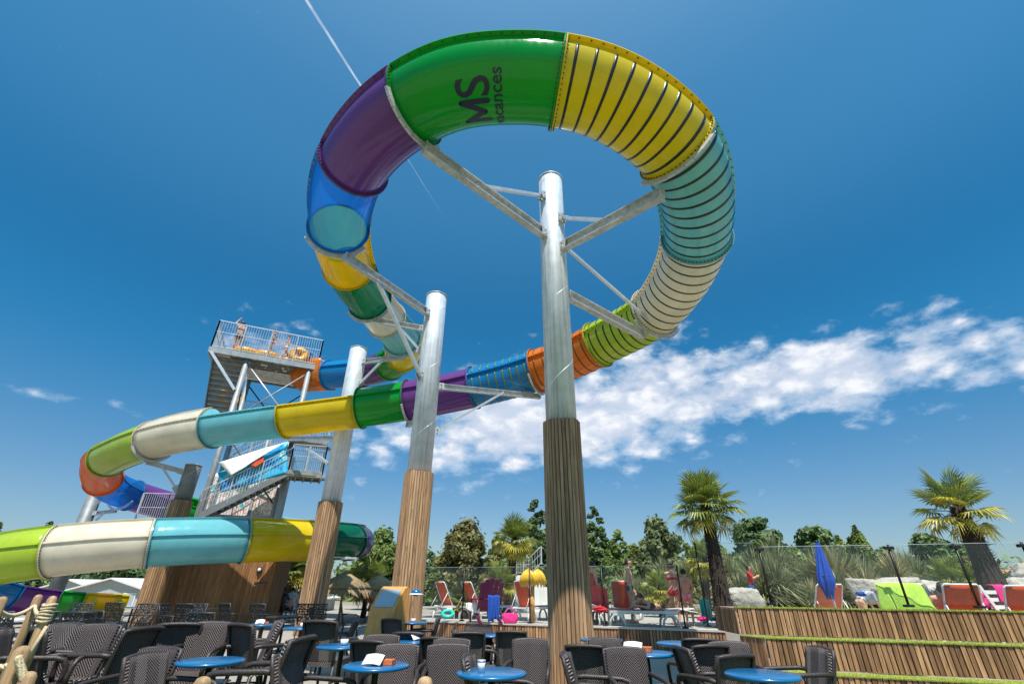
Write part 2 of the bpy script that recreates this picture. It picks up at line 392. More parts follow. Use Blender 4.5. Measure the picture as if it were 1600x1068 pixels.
def glassmat():
    m = bpy.data.materials.new('clear_glass'); m.use_nodes = True; g = NG(m.node_tree)
    fr = g.node('ShaderNodeFresnel', {'IOR': 1.45}).outputs[0]
    t = g.node('ShaderNodeBsdfTransparent', {'Color': (.97, .985, .98, 1)}); gl = g.node('ShaderNodeBsdfGlossy', {'Color': (.9, .95, 1, 1), 'Roughness': .02})
    di = g.node('ShaderNodeBsdfDiffuse', {'Color': (.6, .66, .66, 1)})
    m1 = g.node('ShaderNodeMixShader', {0: .012}); g.l.new(t.outputs[0], m1.inputs[1]); g.l.new(di.outputs[0], m1.inputs[2])
    m2 = g.node('ShaderNodeMixShader', {0: g.m('MULTIPLY', fr, .4)}); g.l.new(m1.outputs[0], m2.inputs[1]); g.l.new(gl.outputs[0], m2.inputs[2])
    g.l.new(m2.outputs[0], g.node('ShaderNodeOutputMaterial').inputs[0]); return m
M['glass'] = glassmat()
def weathered(m, dark, amt, st=(16, 16, .5)):
    """vertical run-off streaks over an existing plain material"""
    nt = m.node_tree; p = next(n for n in nt.nodes if n.type == 'BSDF_PRINCIPLED'); l = p.inputs['Base Color'].links[0]; src = l.from_socket
    co = nt.nodes.new('ShaderNodeTexCoord'); vm = nt.nodes.new('ShaderNodeVectorMath'); vm.operation = 'MULTIPLY'; vm.inputs[1].default_value = st
    nt.links.new(co.outputs['Object'], vm.inputs[0]); nz = nt.nodes.new('ShaderNodeTexNoise'); nz.inputs['Scale'].default_value = 1.; nz.inputs['Detail'].default_value = 5
    nt.links.new(vm.outputs[0], nz.inputs['Vector']); mr = nt.nodes.new('ShaderNodeMapRange'); mr.inputs[1].default_value = .5; mr.inputs[2].default_value = .78; mr.inputs[4].default_value = amt
    nt.links.new(nz.outputs[0], mr.inputs[0]); mx = nt.nodes.new('ShaderNodeMix'); mx.data_type = 'RGBA'; nt.links.new(mr.outputs[0], mx.inputs[0]); nt.links.new(src, mx.inputs[6]); mx.inputs[7].default_value = tuple(dark)+(1,)
    nt.links.new(mx.outputs[2], p.inputs['Base Color'])
weathered(M['galv'], (.3, .3, .29), .75); weathered(M['galvd'], (.25, .23, .2), .3, (5, 5, 5)); weathered(M['whitep'], (.4, .37, .32), .5, (3, 3, .6)); weathered(M['rock'], (.2, .18, .15), .6, (2, 2, 1.2))
# ------------------------------------------------------------------ ground
def groundmat(name, a, b, sc, rough=.95, fine=60.):
    m = bpy.data.materials.new(name); m.use_nodes = True; g = NG(m.node_tree)
    co = g.node('ShaderNodeTexCoord').outputs['Object']
    n = g.noise(co, sc, 5, .6); f = g.noise(co, fine, 3, .7)
    c = g.mix(g.smooth(n, .35, .65), a, b); c = g.mix(g.smooth(f, .3, .7, 0., .4), c, tuple(x*.5 for x in a))
    p = g.node('ShaderNodeBsdfPrincipled', {'Base Color': c, 'Roughness': rough})
    bp = g.node('ShaderNodeBump', {'Strength': .6, 'Distance': .02, 'Height': f}); g.l.new(bp.outputs[0], p.inputs['Normal'])
    g.l.new(p.outputs[0], g.node('ShaderNodeOutputMaterial').inputs[0]); return m
mb = MB().grid(lambda u, v: Vector(((u-.5)*1600, -100+v*1500, -.03)), 40, 40)
struct('ground', mb, groundmat('dry_grass', (.27, .24, .16), (.36, .31, .22), .25))
mb = MB().grid(lambda u, v: Vector((-16+u*24, -3+v*11.4-u*1*v, -.004)), 8, 8)
struct('lawn', mb, groundmat('artificial_turf', (.12, .16, .045), (.15, .19, .05), .8, fine=140.))
mb = MB().grid(lambda u, v: Vector((-24+u*34, 7+v*37, -.012)), 8, 8)
struct('pavement', mb, groundmat('beige_paving', (.4, .36, .3), (.32, .29, .25), .6))

# raised pool deck: boards on top, slatted front
DU = Vector((cos(R(20.8)), -sin(R(20.8)), 0)); DV = Vector((sin(R(20.8)), cos(R(20.8)), 0)); DO = Vector((1.8, 15.1, 0)); DZ = .45
def DK(a, b, z=DZ): return DO+DU*a+DV*b+Vector((0, 0, z))
mb = MB()
def dk_poly(a0, a1, b0, b1, z0, z1):
    vs = [DK(a, b, z) for a in (a0, a1) for b in (b0, b1) for z in (z0, z1)]
    mb.add(vs, [(0, 1, 3, 2), (4, 6, 7, 5), (0, 4, 5, 1), (2, 3, 7, 6), (0, 2, 6, 4), (1, 5, 7, 3)])
dk_poly(-6.2, 16, .06, 40, -.02, DZ)
struct('pool_terrace', mb, groundmat('terrace_paving', (.5, .46, .4), (.42, .38, .33), .5))
mb = MB()
dk_poly(-6.2, 3.9, -.04, .22, DZ-.02, DZ+.025)
struct('coping', mb, M['concrete'])
mb = MB().grid(lambda u, v: DK(5+u*14, 9+v*10, DZ+.006), 6, 4)
struct('pool_water', mb, M['water'])
wall = thing('slatted_wall', 'low brown slatted wood wall under the edge of the raised pool terrace', 'wall', DK(-6.2, 0, 0))
mb0 = MB().box((0, 0, 0), (.066, .026, DZ-.02)).mesh('slat')
part('backing_board', MB().box((0, 0, 0), (10.1, .02, DZ-.03), rotz(-R(20.8))), M['sdark'], wall, loc=DU*5.05+DV*.03+Vector((0, 0, DZ/2-.02)))
for i in range(118):
    o = part('slat', mb0, M['slat'], wall, loc=DU*(.06+i*.0855)+Vector((0, 0, DZ/2-.012))-DV*(.003*(i % 3)))
    o.rotation_euler = (0, 0, -R(20.8))

# stepped slatted bench terraces on the right
TA = R(17); TU = Vector((cos(TA), -sin(TA), 0)); TV = Vector((sin(TA), cos(TA), 0))
ter = thing('stepped_terrace', 'stepped brown slatted wood terrace with bright green turf bands, right of the chairs', 'terrace', (4.06, 9.5, 0))
rows = [(4.06, 9.5, .70, 1.1), (4.25, 9.05, .27, .674), (4.5, 8.6, -.02, .245)]
for ri, (x0, y0, z0, z1) in enumerate(rows):
    p0 = Vector((x0, y0, 0)); h = z1-z0
    me = MB().box((0, 0, 0), (.058, .03, h)).mesh('slat')
    n = (74, 70, 66)[ri]
    for i in range(n):
        q = p0+TU*(.035+i*.0735)+TV*(.004*((i*7) % 3)-.004)-ter.location+Vector((0, 0, (z0+z1)/2))
        o = part('slat', me, M['slat'], ter, loc=q); o.rotation_euler = (0, random.uniform(-.004, .004), -TA)
    bk = MB().box((0, 0, 0), (n*.0735, .03, h-.01), rotz(-TA))
    part('backing_board', bk, M['sdark'], ter, loc=p0+TU*(n*.0735/2)+TV*.045-ter.location+Vector((0, 0, (z0+z1)/2)))
    back = Vector((rows[ri-1][0], rows[ri-1][1], 0)) if ri else Vector((4.06, y0+.9, 0))
    cd_ = back-p0; ns = int(cd_.length/.0735); ca = atan2(cd_.x, cd_.y)
    for i in range(ns+1):
        o = part('slat', me, M['slat'], ter, loc=p0+cd_.normalized()*(.03+i*.0735)+Vector((-.03, 0, (z0+z1)/2))-ter.location); o.rotation_euler = (0, 0, pi/2-ca)
    tz = z1+.009; th = .016
    a0 = p0-TV*.018+Vector((-.045, 0, 0)); a1 = a0+TU*(n*.0735+.03)
    if ri: b0_ = back-TV*.014+Vector((-.045, 0, 0))
    else: b0_ = a0+TV*.12
    b1_ = b0_+TU*(n*.0735+.03)
    mbt = MB(); vs = []
    for p in (a0, a1, b1_, b0_):
        vs += [p+Vector((0, 0, tz-th/2)), p+Vector((0, 0, tz+th/2))]
    mbt.add([v-ter.location for v in vs], [(0, 2, 3, 1), (2, 4, 5, 3), (4, 6, 7, 5), (6, 0, 1, 7), (1, 3, 5, 7), (0, 6, 4, 2)])
    tr_ = part('turf_tread', mbt, M['turf'], ter)
    fz = MB(); rnd = random.Random(ri)      # short turf fibres along the tread and hanging over its nosing
    for k in range(3200):
        f = rnd.random()*.97; g_ = rnd.random()**2; p = (a0.lerp(a1, f)).lerp(b0_.lerp(b1_, f), g_)-ter.location+Vector((0, 0, tz+th/2)); aa = rnd.uniform(0, 6.28); sd = Vector((cos(aa), sin(aa), 0))*.004
        e = Vector((rnd.uniform(-.012, .012), rnd.uniform(-.012, .012)-(.014 if g_ < .02 else 0), rnd.uniform(.006, .018)-(.012 if g_ < .02 else 0)))
        fz.add([p-sd, p+sd, p+e], [(0, 1, 2)])
    part('turf_fibres', fz, LM['turff'], tr_, stuff=True)

mb = MB(); tp0 = Vector((4.03, 9.63, 0)); tq0 = [tp0, tp0+TU*5.4, tp0+TU*5.4+TV*.7, tp0+Vector((0, .74, 0))]
mb.add([p-ter.location+Vector((0, 0, z)) for z in (1.02, 1.1) for p in tq0], [(3, 2, 1, 0), (4, 5, 6, 7), (0, 1, 5, 4), (1, 2, 6, 5), (2, 3, 7, 6), (3, 0, 4, 7)])
part('top_deck', mb, M['deckw'], ter)
# ------------------------------------------------------------------ the water slide
SP = [(-11.2, 22.9, 11.35), (-9.2, 22.3, 11.25), (-7.1, 21.4, 11.1), (-5.4, 19.7, 10.85), (-4.6, 17.41, 10.57), (-4.92, 14.94, 10.46), (-5.15, 12.74, 10.27), (-4.97, 10.8, 10.02), (-4.51, 9.03, 9.81), (-3.72, 7.49, 9.73), (-2.57, 6.24, 9.7), (-1.22, 5.45, 9.67), (0.17, 5.24, 9.62), (1.42, 5.33, 9.46), (2.47, 5.69, 9.17), (3.31, 6.28, 8.86), (3.94, 7.31, 8.67), (4.36, 8.69, 8.62), (4.42, 10.24, 8.59), (4.08, 11.71, 8.53), (3.12, 13.02, 8.46), (1.76, 14.28, 8.26), (-0.12, 15.25, 8.01), (-2.34, 15.95, 7.72), (-4.73, 16.38, 7.43), (-7.3, 16.67, 7.16), (-10.13, 17.06, 6.89), (-13.29, 17.78, 6.61), (-16.29, 19.31, 6.34), (-18.87, 21.48, 6.14), (-20.24, 24.2, 5.75), (-19.4, 26.9, 5.35), (-17.0, 28.9, 4.85), (-14.0, 29.5, 4.35), (-11.2, 28.9, 3.95), (-8.9, 27.4, 3.6), (-7.6, 25.0, 3.35), (-7.5, 22.6, 3.17), (-8.3, 20.6, 3.03), (-9.7, 18.9, 2.9), (-11.4, 17.6, 2.74), (-13.3, 16.5, 2.5), (-15.5, 15.95, 2.15), (-17.7, 16.6, 1.8), (-19.4, 18.3, 1.57), (-20.1, 20.5, 1.2), (-19.4, 22.6, .95), (-17.5, 24.2, .78)]
SP = [Vector(p) for p in SP]
def spine(u):
    i = max(0, min(int(u), len(SP)-2)); t = u-i
    b, c = SP[i], SP[i+1]; a = SP[i-1] if i else 2*b-c; d = SP[i+2] if i+2 < len(SP) else 2*c-b
    p = .5*((2*b)+(-a+c)*t+(2*a-5*b+4*c-d)*t*t+(-a+3*b-3*c+d)*t**3)
    q = .5*((-a+c)+2*(2*a-5*b+4*c-d)*t+3*(-a+3*b-3*c+d)*t*t)
    return p, q.normalized()
TR = .73
def frame(u):
    p, t = spine(u); o = Vector((-t.y, t.x, 0)).normalized(); return p, o, o.cross(t)*-1 if (o.cross(t)).z < 0 else o.cross(t), t
def sp(u, ph, r=TR):
    p, o, w, t = frame(u); return p+o*(r*cos(ph))+w*(r*sin(ph))
PH0 = asin(.17/.75)
PIN, POUT = -pi-PH0, PH0          # inner and outer seam lines
SL0 = Vector((0, 0, 0))
slide = thing('water_slide', 'long multicoloured water slide looping overhead as a tube and winding down as an open flume', 'water slide', (-17.5, 24.2, 0))
def shell(name, u0, u1, a0, a1, m, r=TR, th=.022, parent=None, nseg=None, label=None):
    closed = a1-a0 > 2*pi-.01
    nu = nseg or max(4, int((u1-u0)*12)); nv = max(6, int((a1-a0)/(2*pi)*44))
    mb = MB()
    if closed:
        for rr, fl in ((r, False), (r-th, True))[:1]:
            vs = [sp(u0+(u1-u0)*i/nu, a0+2*pi*j/nv, rr) for i in range(nu+1) for j in range(nv)]
            fs = []
            for i in range(nu):
                for j in range(nv):
                    k = (j+1) % nv; f = (i*nv+j, (i+1)*nv+j, (i+1)*nv+k, i*nv+k)
                    fs.append(tuple(reversed(f)) if fl else f)
            mb.add(vs, fs, True)
    else:
        mb.grid(lambda a, b: sp(u0+(u1-u0)*a, a0+(a1-a0)*b), nu, nv, th)
    return part(name, mb, m, parent or slide, world=True, label=label)
def collar(sec, u, m, a0, a1, sgn):
    """flange ring standing proud at the end of a section"""
    p, t = spine(u); du = .03
    mb = MB(); nv = 40; r0, r1 = TR-.02, TR+.075
    vs = []
    full = a1-a0 > 2*pi-.01
    for j in range(nv if full else nv+1):
        a = a0+(a1-a0)*j/nv
        _, o, w, tt = frame(u)
        base = p+tt*(sgn*.004)
        for rr, k in ((r0, 0), (r1, 0), (r1, sgn*.028), (r0, sgn*.028)):
            vs.append(base+o*(rr*cos(a))+w*(rr*sin(a))+tt*k)
    n = nv if full else nv+1; fs = []
    for j in range(nv):
        k = (j+1) % n
        for q in range(4): fs.append((j*4+q, k*4+q, k*4+(q+1) % 4, j*4+(q+1) % 4))
    if not full: fs += [(0, 1, 2, 3), (nv*4+3, nv*4+2, nv*4+1, nv*4)]
    mb.add(vs, fs); part('flange', mb, m, sec, world=True)
def bolts(sec, u0, u1, a0, a1, fins):
    mb = MB(); full = a1-a0 > 2*pi-.01
    def stud(c, ax):
        ax = ax.normalized(); mb.cyl(c-ax*.036, c+ax*.036, .0135, n=6)
    for u, s in ((u0, 1), (u1, -1)):
        p, o, w, t = frame(u); n = int((a1-a0)/.105)
        for j in range(n):
            a = a0+(a1-a0)*(j+.5)/n
            stud(p+t*(s*.018)+o*((TR+.045)*cos(a))+w*((TR+.045)*sin(a)), t)
    for ph in fins:
        L = (spine(u1)[0]-spine(u0)[0]).length; n = int(L/.17)
        for j in range(1, n):
            u = u0+(u1-u0)*j/n; p, o, w, t = frame(u)
            stud(p+(o*cos(ph)+w*sin(ph))*(TR+.05), (o*-sin(ph)+w*cos(ph)))
    part('bolts', mb, M['bolt'], sec, world=True, stuff=True)
def fin(sec, u0, u1, ph, m):
    nu = max(4, int((u1-u0)*12)); mb = MB(); vs = []
    for i in range(nu+1):
        u = u0+(u1-u0)*i/nu; p, o, w, t = frame(u)
        n = o*cos(ph)+w*sin(ph); q = o*-sin(ph)+w*cos(ph)
        for r, k in ((TR-.012, -.022), (TR+.085, -.022), (TR+.085, .022), (TR-.012, .022)): vs.append(p+n*r+q*k)
    fs = [(i*4+k, i*4+(k+1) % 4, i*4+4+(k+1) % 4, i*4+4+k) for i in range(nu) for k in range(4)]+[(0, 3, 2, 1), (nu*4, nu*4+1, nu*4+2, nu*4+3)]
    part('seam_flange', mb.add(vs, fs), m, sec, world=True)
TUBE, HALF, EXT = (PIN, PIN+2*pi), (PIN, POUT), (PIN, R(72))
SECS = [  # u0, u1, colour, kind, stripes(count, material, both halves)
    (.75, 1.7, 'blue', TUBE, None), (1.7, 2.62, 'purple', TUBE, (8, 'black')), (2.62, 3.38, 'green', TUBE, (8, 'sgreen')), (3.38, 4.2, 'yellow', TUBE, None),
    (4.2, 4.84, 'turq', TUBE, None), (4.84, 5.5, 'white', TUBE, None), (5.5, 6.6, 'cgreen', TUBE, None), (6.6, 7.75, 'cyellow', TUBE, None),
    (7.75, 9.15, 'cblue', TUBE, None), (9.15, 10.5, 'purple', TUBE, None), (10.5, 12.5, 'green', TUBE, None), (12.5, 14.78, 'yellow', TUBE, (9, 'black')),
    (14.78, 16.75, 'turq', TUBE, (9, 'black')), (16.75, 18.85, 'white', TUBE, (9, 'black')), (18.85, 20.25, 'lime', TUBE, (8, 'black')),
    (20.25, 21.5, 'orange', TUBE, (7, 'sor')), (21.5, 22.58, 'blue', TUBE, (8, 'sgreen')), (22.58, 23.64, 'purple', TUBE, None), (23.64, 24.37, 'green', TUBE, None),
    (24.37, 25.45, 'yellow', HALF, None), (25.45, 26.45, 'turq', HALF, None), (26.45, 27.35, 'white', EXT, None), (27.35, 28.45, 'lime', EXT, None),
    (28.45, 29.6, 'corange', TUBE, None), (29.6, 30.45, 'cblue', TUBE, None), (30.45, 31.3, 'purple', TUBE, None), (31.3, 32.2, 'green', EXT, None),
    (32.2, 33, 'yellow', EXT, None), (33, 34, 'turq', EXT, None), (34, 35, 'white', EXT, None), (35, 36.72, 'cpurple', EXT, None), (36.72, 37.8, 'cgreen', EXT, None),
    (37.8, 39.15, 'yellow', EXT, None), (39.15, 40.45, 'turq', EXT, None), (40.45, 41.55, 'white', EXT, None), (41.55, 42.9, 'lime', EXT, None),
    (42.9, 44.3, 'orange', EXT, None), (44.3, 45.2, 'blue', HALF, None), (45.2, 45.95, 'purple', HALF, None), (45.95, 46.4, 'green', HALF, None), (46.4, 47, 'yellow', HALF, None)]
CN = dict(cblue='see-through blue', cgreen='see-through dark green', cyellow='amber yellow', corange='see-through orange', cpurple='violet', turq='turquoise')
for u0, u1, c, (a0, a1), st in SECS:
    kind = 'tube_section' if (a0, a1) == TUBE else 'flume_section'
    e = .0
    sec = shell(kind, u0+e, u1-e, a0, a1, PM[c], label='%s %s' % (CN.get(c, c)+(' striped' if st else ''), 'tube section' if kind[0] == 't' else 'open flume section'))
    cm = {'cblue': 'blue', 'cgreen': 'dgreen', 'cyellow': 'yellow', 'corange': 'orange', 'cpurple': 'purple'}.get(c, c)
    collar(sec, u0, PM[cm], a0, a1, 1); collar(sec, u1, PM[cm], a0, a1, -1)
    fs = [PIN, POUT] if u0 < 40 or True else []
    for ph in fs: fin(sec, u0+.02, u1-.02, ph, PM[cm])
    if (a0, a1) == EXT: fin(sec, u0+.02, u1-.02, R(72), PM[cm])
    if 4 < u0 < 30 or 36 < u0 < 42.5: bolts(sec, u0, u1, a0, a1, fs if u0 < 30 else [])
    if st:
        n, mm = st
        for i in range(n):
            u = u0+(u1-u0)*(i+.6)/(n+.2); p, t = spine(u); L = (SP[min(int(u)+1, 47)]-SP[int(u)]).length; du = .025/L
            for a, b in ((PIN+.16, POUT-.16), (POUT+.16, PIN+2*pi-.16)):
                mb = MB(); nv = 26 if a < 0 and b-a > 2 else 20
                mb.grid(lambda s_, v_: sp(u-du+2*du*s_, a+(b-a)*v_, TR+.004), 1, nv, .003)
                part('stripe', mb, M[mm], sec, world=True)
# end taper of the white splash wall
mb = MB(); 
def tap(a, b):
    u = 26.45-.28*a; top = POUT+(R(72)-POUT)*(1-a); return sp(u, POUT+(top-POUT)*b)
mb.grid(tap, 8, 6, .022); part('splash_wall', mb, PM['turq'], slide, world=True)
# lettering on the green section, reading round the tube
def lettering(txt, size, u, phc, mat_, parent, dt=0., bold=.0):
    cu = bpy.data.curves.new('lettering', 'FONT'); cu.body = txt; cu.size = size; cu.align_x = 'LEFT'; cu.resolution_u = 4; cu.offset = bold
    ob = bpy.data.objects.new('tmp', cu); COL.objects.link(ob)
    dg = bpy.context.evaluated_depsgraph_get(); me = bpy.data.meshes.new_from_object(ob.evaluated_get(dg))
    bpy.data.objects.remove(ob); bm = bmesh.new(); bm.from_mesh(me)
    bmesh.ops.triangulate(bm, faces=bm.faces[:])
    for _ in range(4):
        es = [e for e in bm.edges if e.calc_length() > .06]
        if es: bmesh.ops.subdivide_edges(bm, edges=es, cuts=1); bmesh.ops.triangulate(bm, faces=bm.faces[:])
    L = (spine(u+.05)[0]-spine(u-.05)[0]).length/.1
    for v in bm.verts:
        ph = phc-v.co.x/TR; uu = u+(dt-v.co.y)/L
        v.co = sp(uu, ph, TR+.006)
    bm.to_mesh(me); bm.free(); me.materials.clear()
    return part('lettering', me, mat_, parent, world=True)
gsec = [o for o in slide.children if o.get('label', '').startswith('green tube')][1]
lettering('S', .78, 11.6, -1.83, M['navy'], gsec, 0, .008)
def stroke_letter(strokes, w, u, phc, parent):
    mb = MB(); L = (spine(u+.05)[0]-spine(u-.05)[0]).length/.1
    at = lambda x, y: sp(u-y/L, phc-x/TR, TR+.006)
    for (x0, y0), (x1, y1) in strokes:
        dx, dy = x1-x0, y1-y0; l = sqrt(dx*dx+dy*dy); nx, ny = -dy/l*w/2, dx/l*w/2
        mb.grid(lambda a, b: at(x0+dx*a+nx*(2*b-1), y0+dy*a+ny*(2*b-1)), 12, 3)
        for cx, cy in ((x0, y0), (x1, y1)):
            r_ = [at(cx, cy)]+[at(cx+w/2*cos(k*pi/6), cy+w/2*sin(k*pi/6)) for k in range(12)]
            mb.add(r_, [(0, k+1, (k+1) % 12+1) for k in range(12)])
    return part('lettering', mb, M['navy'], parent, world=True)
stroke_letter([((0, .05), (0, .5)), ((0, .5), (.2, .12)), ((.2, .12), (.4, .5)), ((.4, .5), (.4, .05))], .1, 11.6, -1.2, gsec)
lettering('vacances', .31, 11.76, -.95, M['navy'], gsec, 0, .004)
psec = [o for o in slide.children if o.get('label', '').startswith('purple tube')][1]
lettering('vacances', .26, 23.3, -.5, M['navy'], psec, 0, .004)
# start box at the tower platform
def boxsec(a, b):
    u = -.05+.8*a; p, o, w, t = frame(max(u, 0)); p = p+t*(min(u, 0)*2)
    prof = [(-.85, .62), (-.85, -.2), (-.72, -.55), (-.3, -.72), (.3, -.72), (.72, -.55), (.85, -.2), (.85, .62)]
    k = b*(len(prof)-1); i = min(int(k), len(prof)-2); f = k-i
    x = prof[i][0]*(1-f)+prof[i+1][0]*f; z = prof[i][1]*(1-f)+prof[i+1][1]*f
    return p+o*x+w*z
sec = part('start_trough', MB().grid(boxsec, 6, 28, .03), PM['orange'], slide, world=True)
collar(sec, .75, PM['orange'], TUBE[0], TUBE[1], -1)

# ------------------------------------------------------------------ slide support poles
def pole(nm, label, X, Y, top, wz, rs, rw, n, base=0., shade_tone=False):
    t = thing('support_pole', label, 'pole', (X, Y, base), 0, 'slide support poles')
    hs = top-base
    po = part('steel_post', MB().lathe([(rs, wz-base-.12), (rs, hs-.02), (rs-.015, hs)], 40), M['galv'], t)
    cap = part('cap', MB().lathe([(rs*.985, hs-.004), (rs+.018, hs-.004), (rs+.018, hs+.02), (rs*.6, hs+.03), (0.0, hs+.03)], 40), M['galvd'], t)
    if shade_tone: po.data.materials[0] = M['galv_dark_shade']  # shade of the flume above, put into the post's colour
    pts = []
    nt = int((hs-wz)/1.35*14)
    for i in range(nt+1):
        z = wz-base+(hs-wz+base-.1)*i/nt; a = 2*pi*(z/1.9)
        pts.append((cos(a)*(rs-.001), sin(a)*(rs-.001), z))
    part('weld_seam', MB().tube(pts, .0075, 4), M['rail'], po)
    hb = wz-base; bw = 2*pi*rw/n*.8
    part('core', MB().lathe([(rw-.045, 0), (rw-.045, hb-.06), (rs+.002, hb-.06)], 32), M['sdark'], t)
    me = MB(); q = bw/2
    me.add([(-q, -.02, 0), (-q, .016, 0), (-q*.72, .026, 0), (q*.72, .026, 0), (q, .016, 0), (q, -.02, 0), (-q, -.02, hb), (-q, .016, hb), (-q*.72, .026, hb), (q*.72, .026, hb), (q, .016, hb), (q, -.02, hb)],
           [(0, 1, 7, 6), (1, 2, 8, 7), (2, 3, 9, 8), (3, 4, 10, 9), (4, 5, 11, 10), (5, 0, 6, 11), (6, 7, 8, 9, 10, 11)])
    me = me.mesh('batten')
    for i in range(n):
        a = 2*pi*i/n
        o = part('batten', me, M['batten'], t, loc=(sin(a)*(rw-.026), cos(a)*(rw-.026), random.uniform(-.015, .012))); o.rotation_euler = (0, 0, -a)
    return t
def bracket(t, p, d, s=.13):
    """bolted end plates where an arm meets its pole"""
    mb = MB(); d = Vector(d).normalized(); sd = Vector((-d.y, d.x, 0)).normalized()
    for k in (-1, 1): mb.bar(p-d*.1+sd*(k*.075), p+d*.16+sd*(k*.075), .014, .2)
    for dz in (-.06, .06): mb.cyl(p+d*.06+sd*.12+Vector((0, 0, dz)), p+d*.06-sd*.12+Vector((0, 0, dz)), .02, n=6)
    part('bracket', mb, M['galvd'], t, world=True)
def arm(t, a, b, w=.13, h=.2, plate=True, nm='arm'):
    a = Vector(a); b = Vector(b); d = (b-a).normalized(); mb = MB()
    sd = d.cross(Vector((0, 0, 1))).normalized(); up = sd.cross(d)
    if nm == 'arm':   # rolled I-section: two flanges and a web
        mb.bar(a, b, w*.18, h*.84); mb.bar(a+up*h*.46, b+up*h*.46, w, h*.09); mb.bar(a-up*h*.46, b-up*h*.46, w, h*.09)
        mb.box(b, (w*1.1, .02, h*1.1), Matrix((sd, d, up)).transposed())
    else: mb.bar(a, b, w, h)
    o = part(nm, mb, M['galvd'] if nm == 'arm' else M['rail'], t, world=True)
    if plate: bracket(t, a, b-a)
    return o
def edge(X, Y, rs, d, z):
    d = Vector((d[0]-X, d[1]-Y, 0)).normalized(); return Vector((X, Y, z))+d*(rs+.01)
def under(u, off=-.0, dz=-.9):
    p, o, w, t = frame(u); return p+o*off+Vector((0, 0, dz))
def arm_to(t, X, Y, rs, z, u, offo, dz=-.9, brace=None, **k):
    e = under(u, offo, dz); a = edge(X, Y, rs, e, z); arm(t, a, e, **k)
    # cradle under the tube
    p, o, w, tt = frame(u); mb = MB()
    pts = [p+(o*cos(x)+w*sin(x))*(TR+.12) for x in [R(-150+i*12) for i in range(11)]]
    for q0, q1 in zip(pts, pts[1:]): mb.bar(q0, q1, .1, .05, up=tt)
    part('cradle', mb, M['galvd'], t, world=True)
    if brace:
        f, zb = brace; m = a.lerp(e, f); b = edge(X, Y, rs, e, zb)
        arm(t, b, m, .075, .075, True, 'brace')
    return e
q = U(877, 661, Y=8.8); P1 = (q.x, 8.8)
p1 = pole('support_pole', 'tallest galvanised slide pole with weathered wood cladding, in front of the orange lounger deck', P1[0], P1[1], U(860, 283, Y=8.8).z, q.z, .305, .365, 32)
arm_to(p1, *P1, .305, 8.9, 10.52, .35, -.86, brace=(.62, 10.15), w=.16, h=.24)
arm_to(p1, *P1, .305, 8.5, 14.78, .45, -.86, brace=(.55, 9.4), w=.16, h=.24)
arm_to(p1, *P1, .305, 7.5, 18.85, .55, -.88, w=.16, h=.24)
e3 = under(18.85, -.3, -.72); arm(p1, edge(*P1, .305, e3, 8.95), e3, .07, .07, True, 'brace')
q = U(655, 739, Y=12.85); P2 = (q.x, 12.85)
p2 = pole('support_pole', 'sunlit wood clad galvanised pole beside the tilted menu stand', P2[0], P2[1], U(684, 464, Y=12.85).z, q.z, .33, .395, 34)
arm_to(p2, *P2, .33, 9.1, 7.72, .3, -.86, w=.15, h=.22)
e = under(7.72, .0, -.8); a = edge(*P2, .33, e, 9.05); m = a.lerp(under(7.72, .3, -.86), .66)
arm(p2, edge(*P2, .33, m, 6.9), m, .09, .09, True, 'brace')
arm_to(p2, *P2, .33, 8.75, 5.52, .35, -.86, w=.13, h=.18)
arm(p2, edge(*P2, .33, under(5.5), 7.9), edge(*P2, .33, under(5.5), 8.75).lerp(under(5.52, .35, -.86), .55), .07, .07, True, 'brace')
arm_to(p2, *P2, .33, U(690, 600, Y=12.85).z, 21.52, -.3, -.86, w=.13, h=.17)
e = under(21.52, -.2, -.86); a = edge(*P2, .33, e, U(690, 600, Y=12.85).z)
arm(p2, edge(*P2, .33, e, U(686, 672, Y=12.85).z), a.lerp(e, .62), .07, .07, True, 'brace')
arm_to(p2, *P2, .33, 5.75, 23.64, -.2, -.88, w=.13, h=.17)
q = U(517, 785, Y=17.7); P3 = (q.x, 17.7)
p3 = pole('support_pole', 'wood clad galvanised pole in front of the lower flume, near the straw parasols', P3[0], P3[1], U(560, 546, Y=17.7).z, q.z, .35, .43, 34)
arm_to(p3, *P3, .35, 9.75, 4.2, .2, -.86, brace=(.5, 8.75), w=.13, h=.19)
arm(p3, edge(*P3, .35, (-9, 21.5), 6.6), U(448, 685, Y=20.3), .13, .19); arm(p3, edge(*P3, .35, (-9, 21.5), 5.4), U(475, 697, Y=19.6), .1, .1, True, 'brace')
q = U(285, 782, Y=19.2); P4 = (q.x, 19.2)
p4 = pole('support_pole', 'short grey slide pole with slatted wood foot, left of the stair tower', P4[0], P4[1], U(293, 727, Y=19.2).z, q.z, .3, .38, 30, shade_tone=True)
arm_to(p4, *P4, .3, 5.45, 27.32, .0, -.88, brace=(.6, 4.75), w=.13, h=.17)
q = U(120, 850, Y=25); P5 = (U(150, 770, Y=25).x, 25)
p5 = thing('support_pole', 'bare grey slide pole behind the white flume, at far left', 'pole', (P5[0], P5[1], 0), 0, 'slide support poles')
z5 = U(150, 768, Y=25).z
part('steel_post', MB().lathe([(.32, 0), (.32, z5)], 32), M['galv_dark_shade'], p5); part('cap', MB().lathe([(.34, z5), (.34, z5+.02), (0, z5+.03)], 32), M['galvd'], p5)  # post takes the same darker steel, with the shade in its colour
arm_to(p5, *P5, .32, 4.6, 30.3, .1, -.9, brace=(.5, 4.0), w=.13, h=.17)

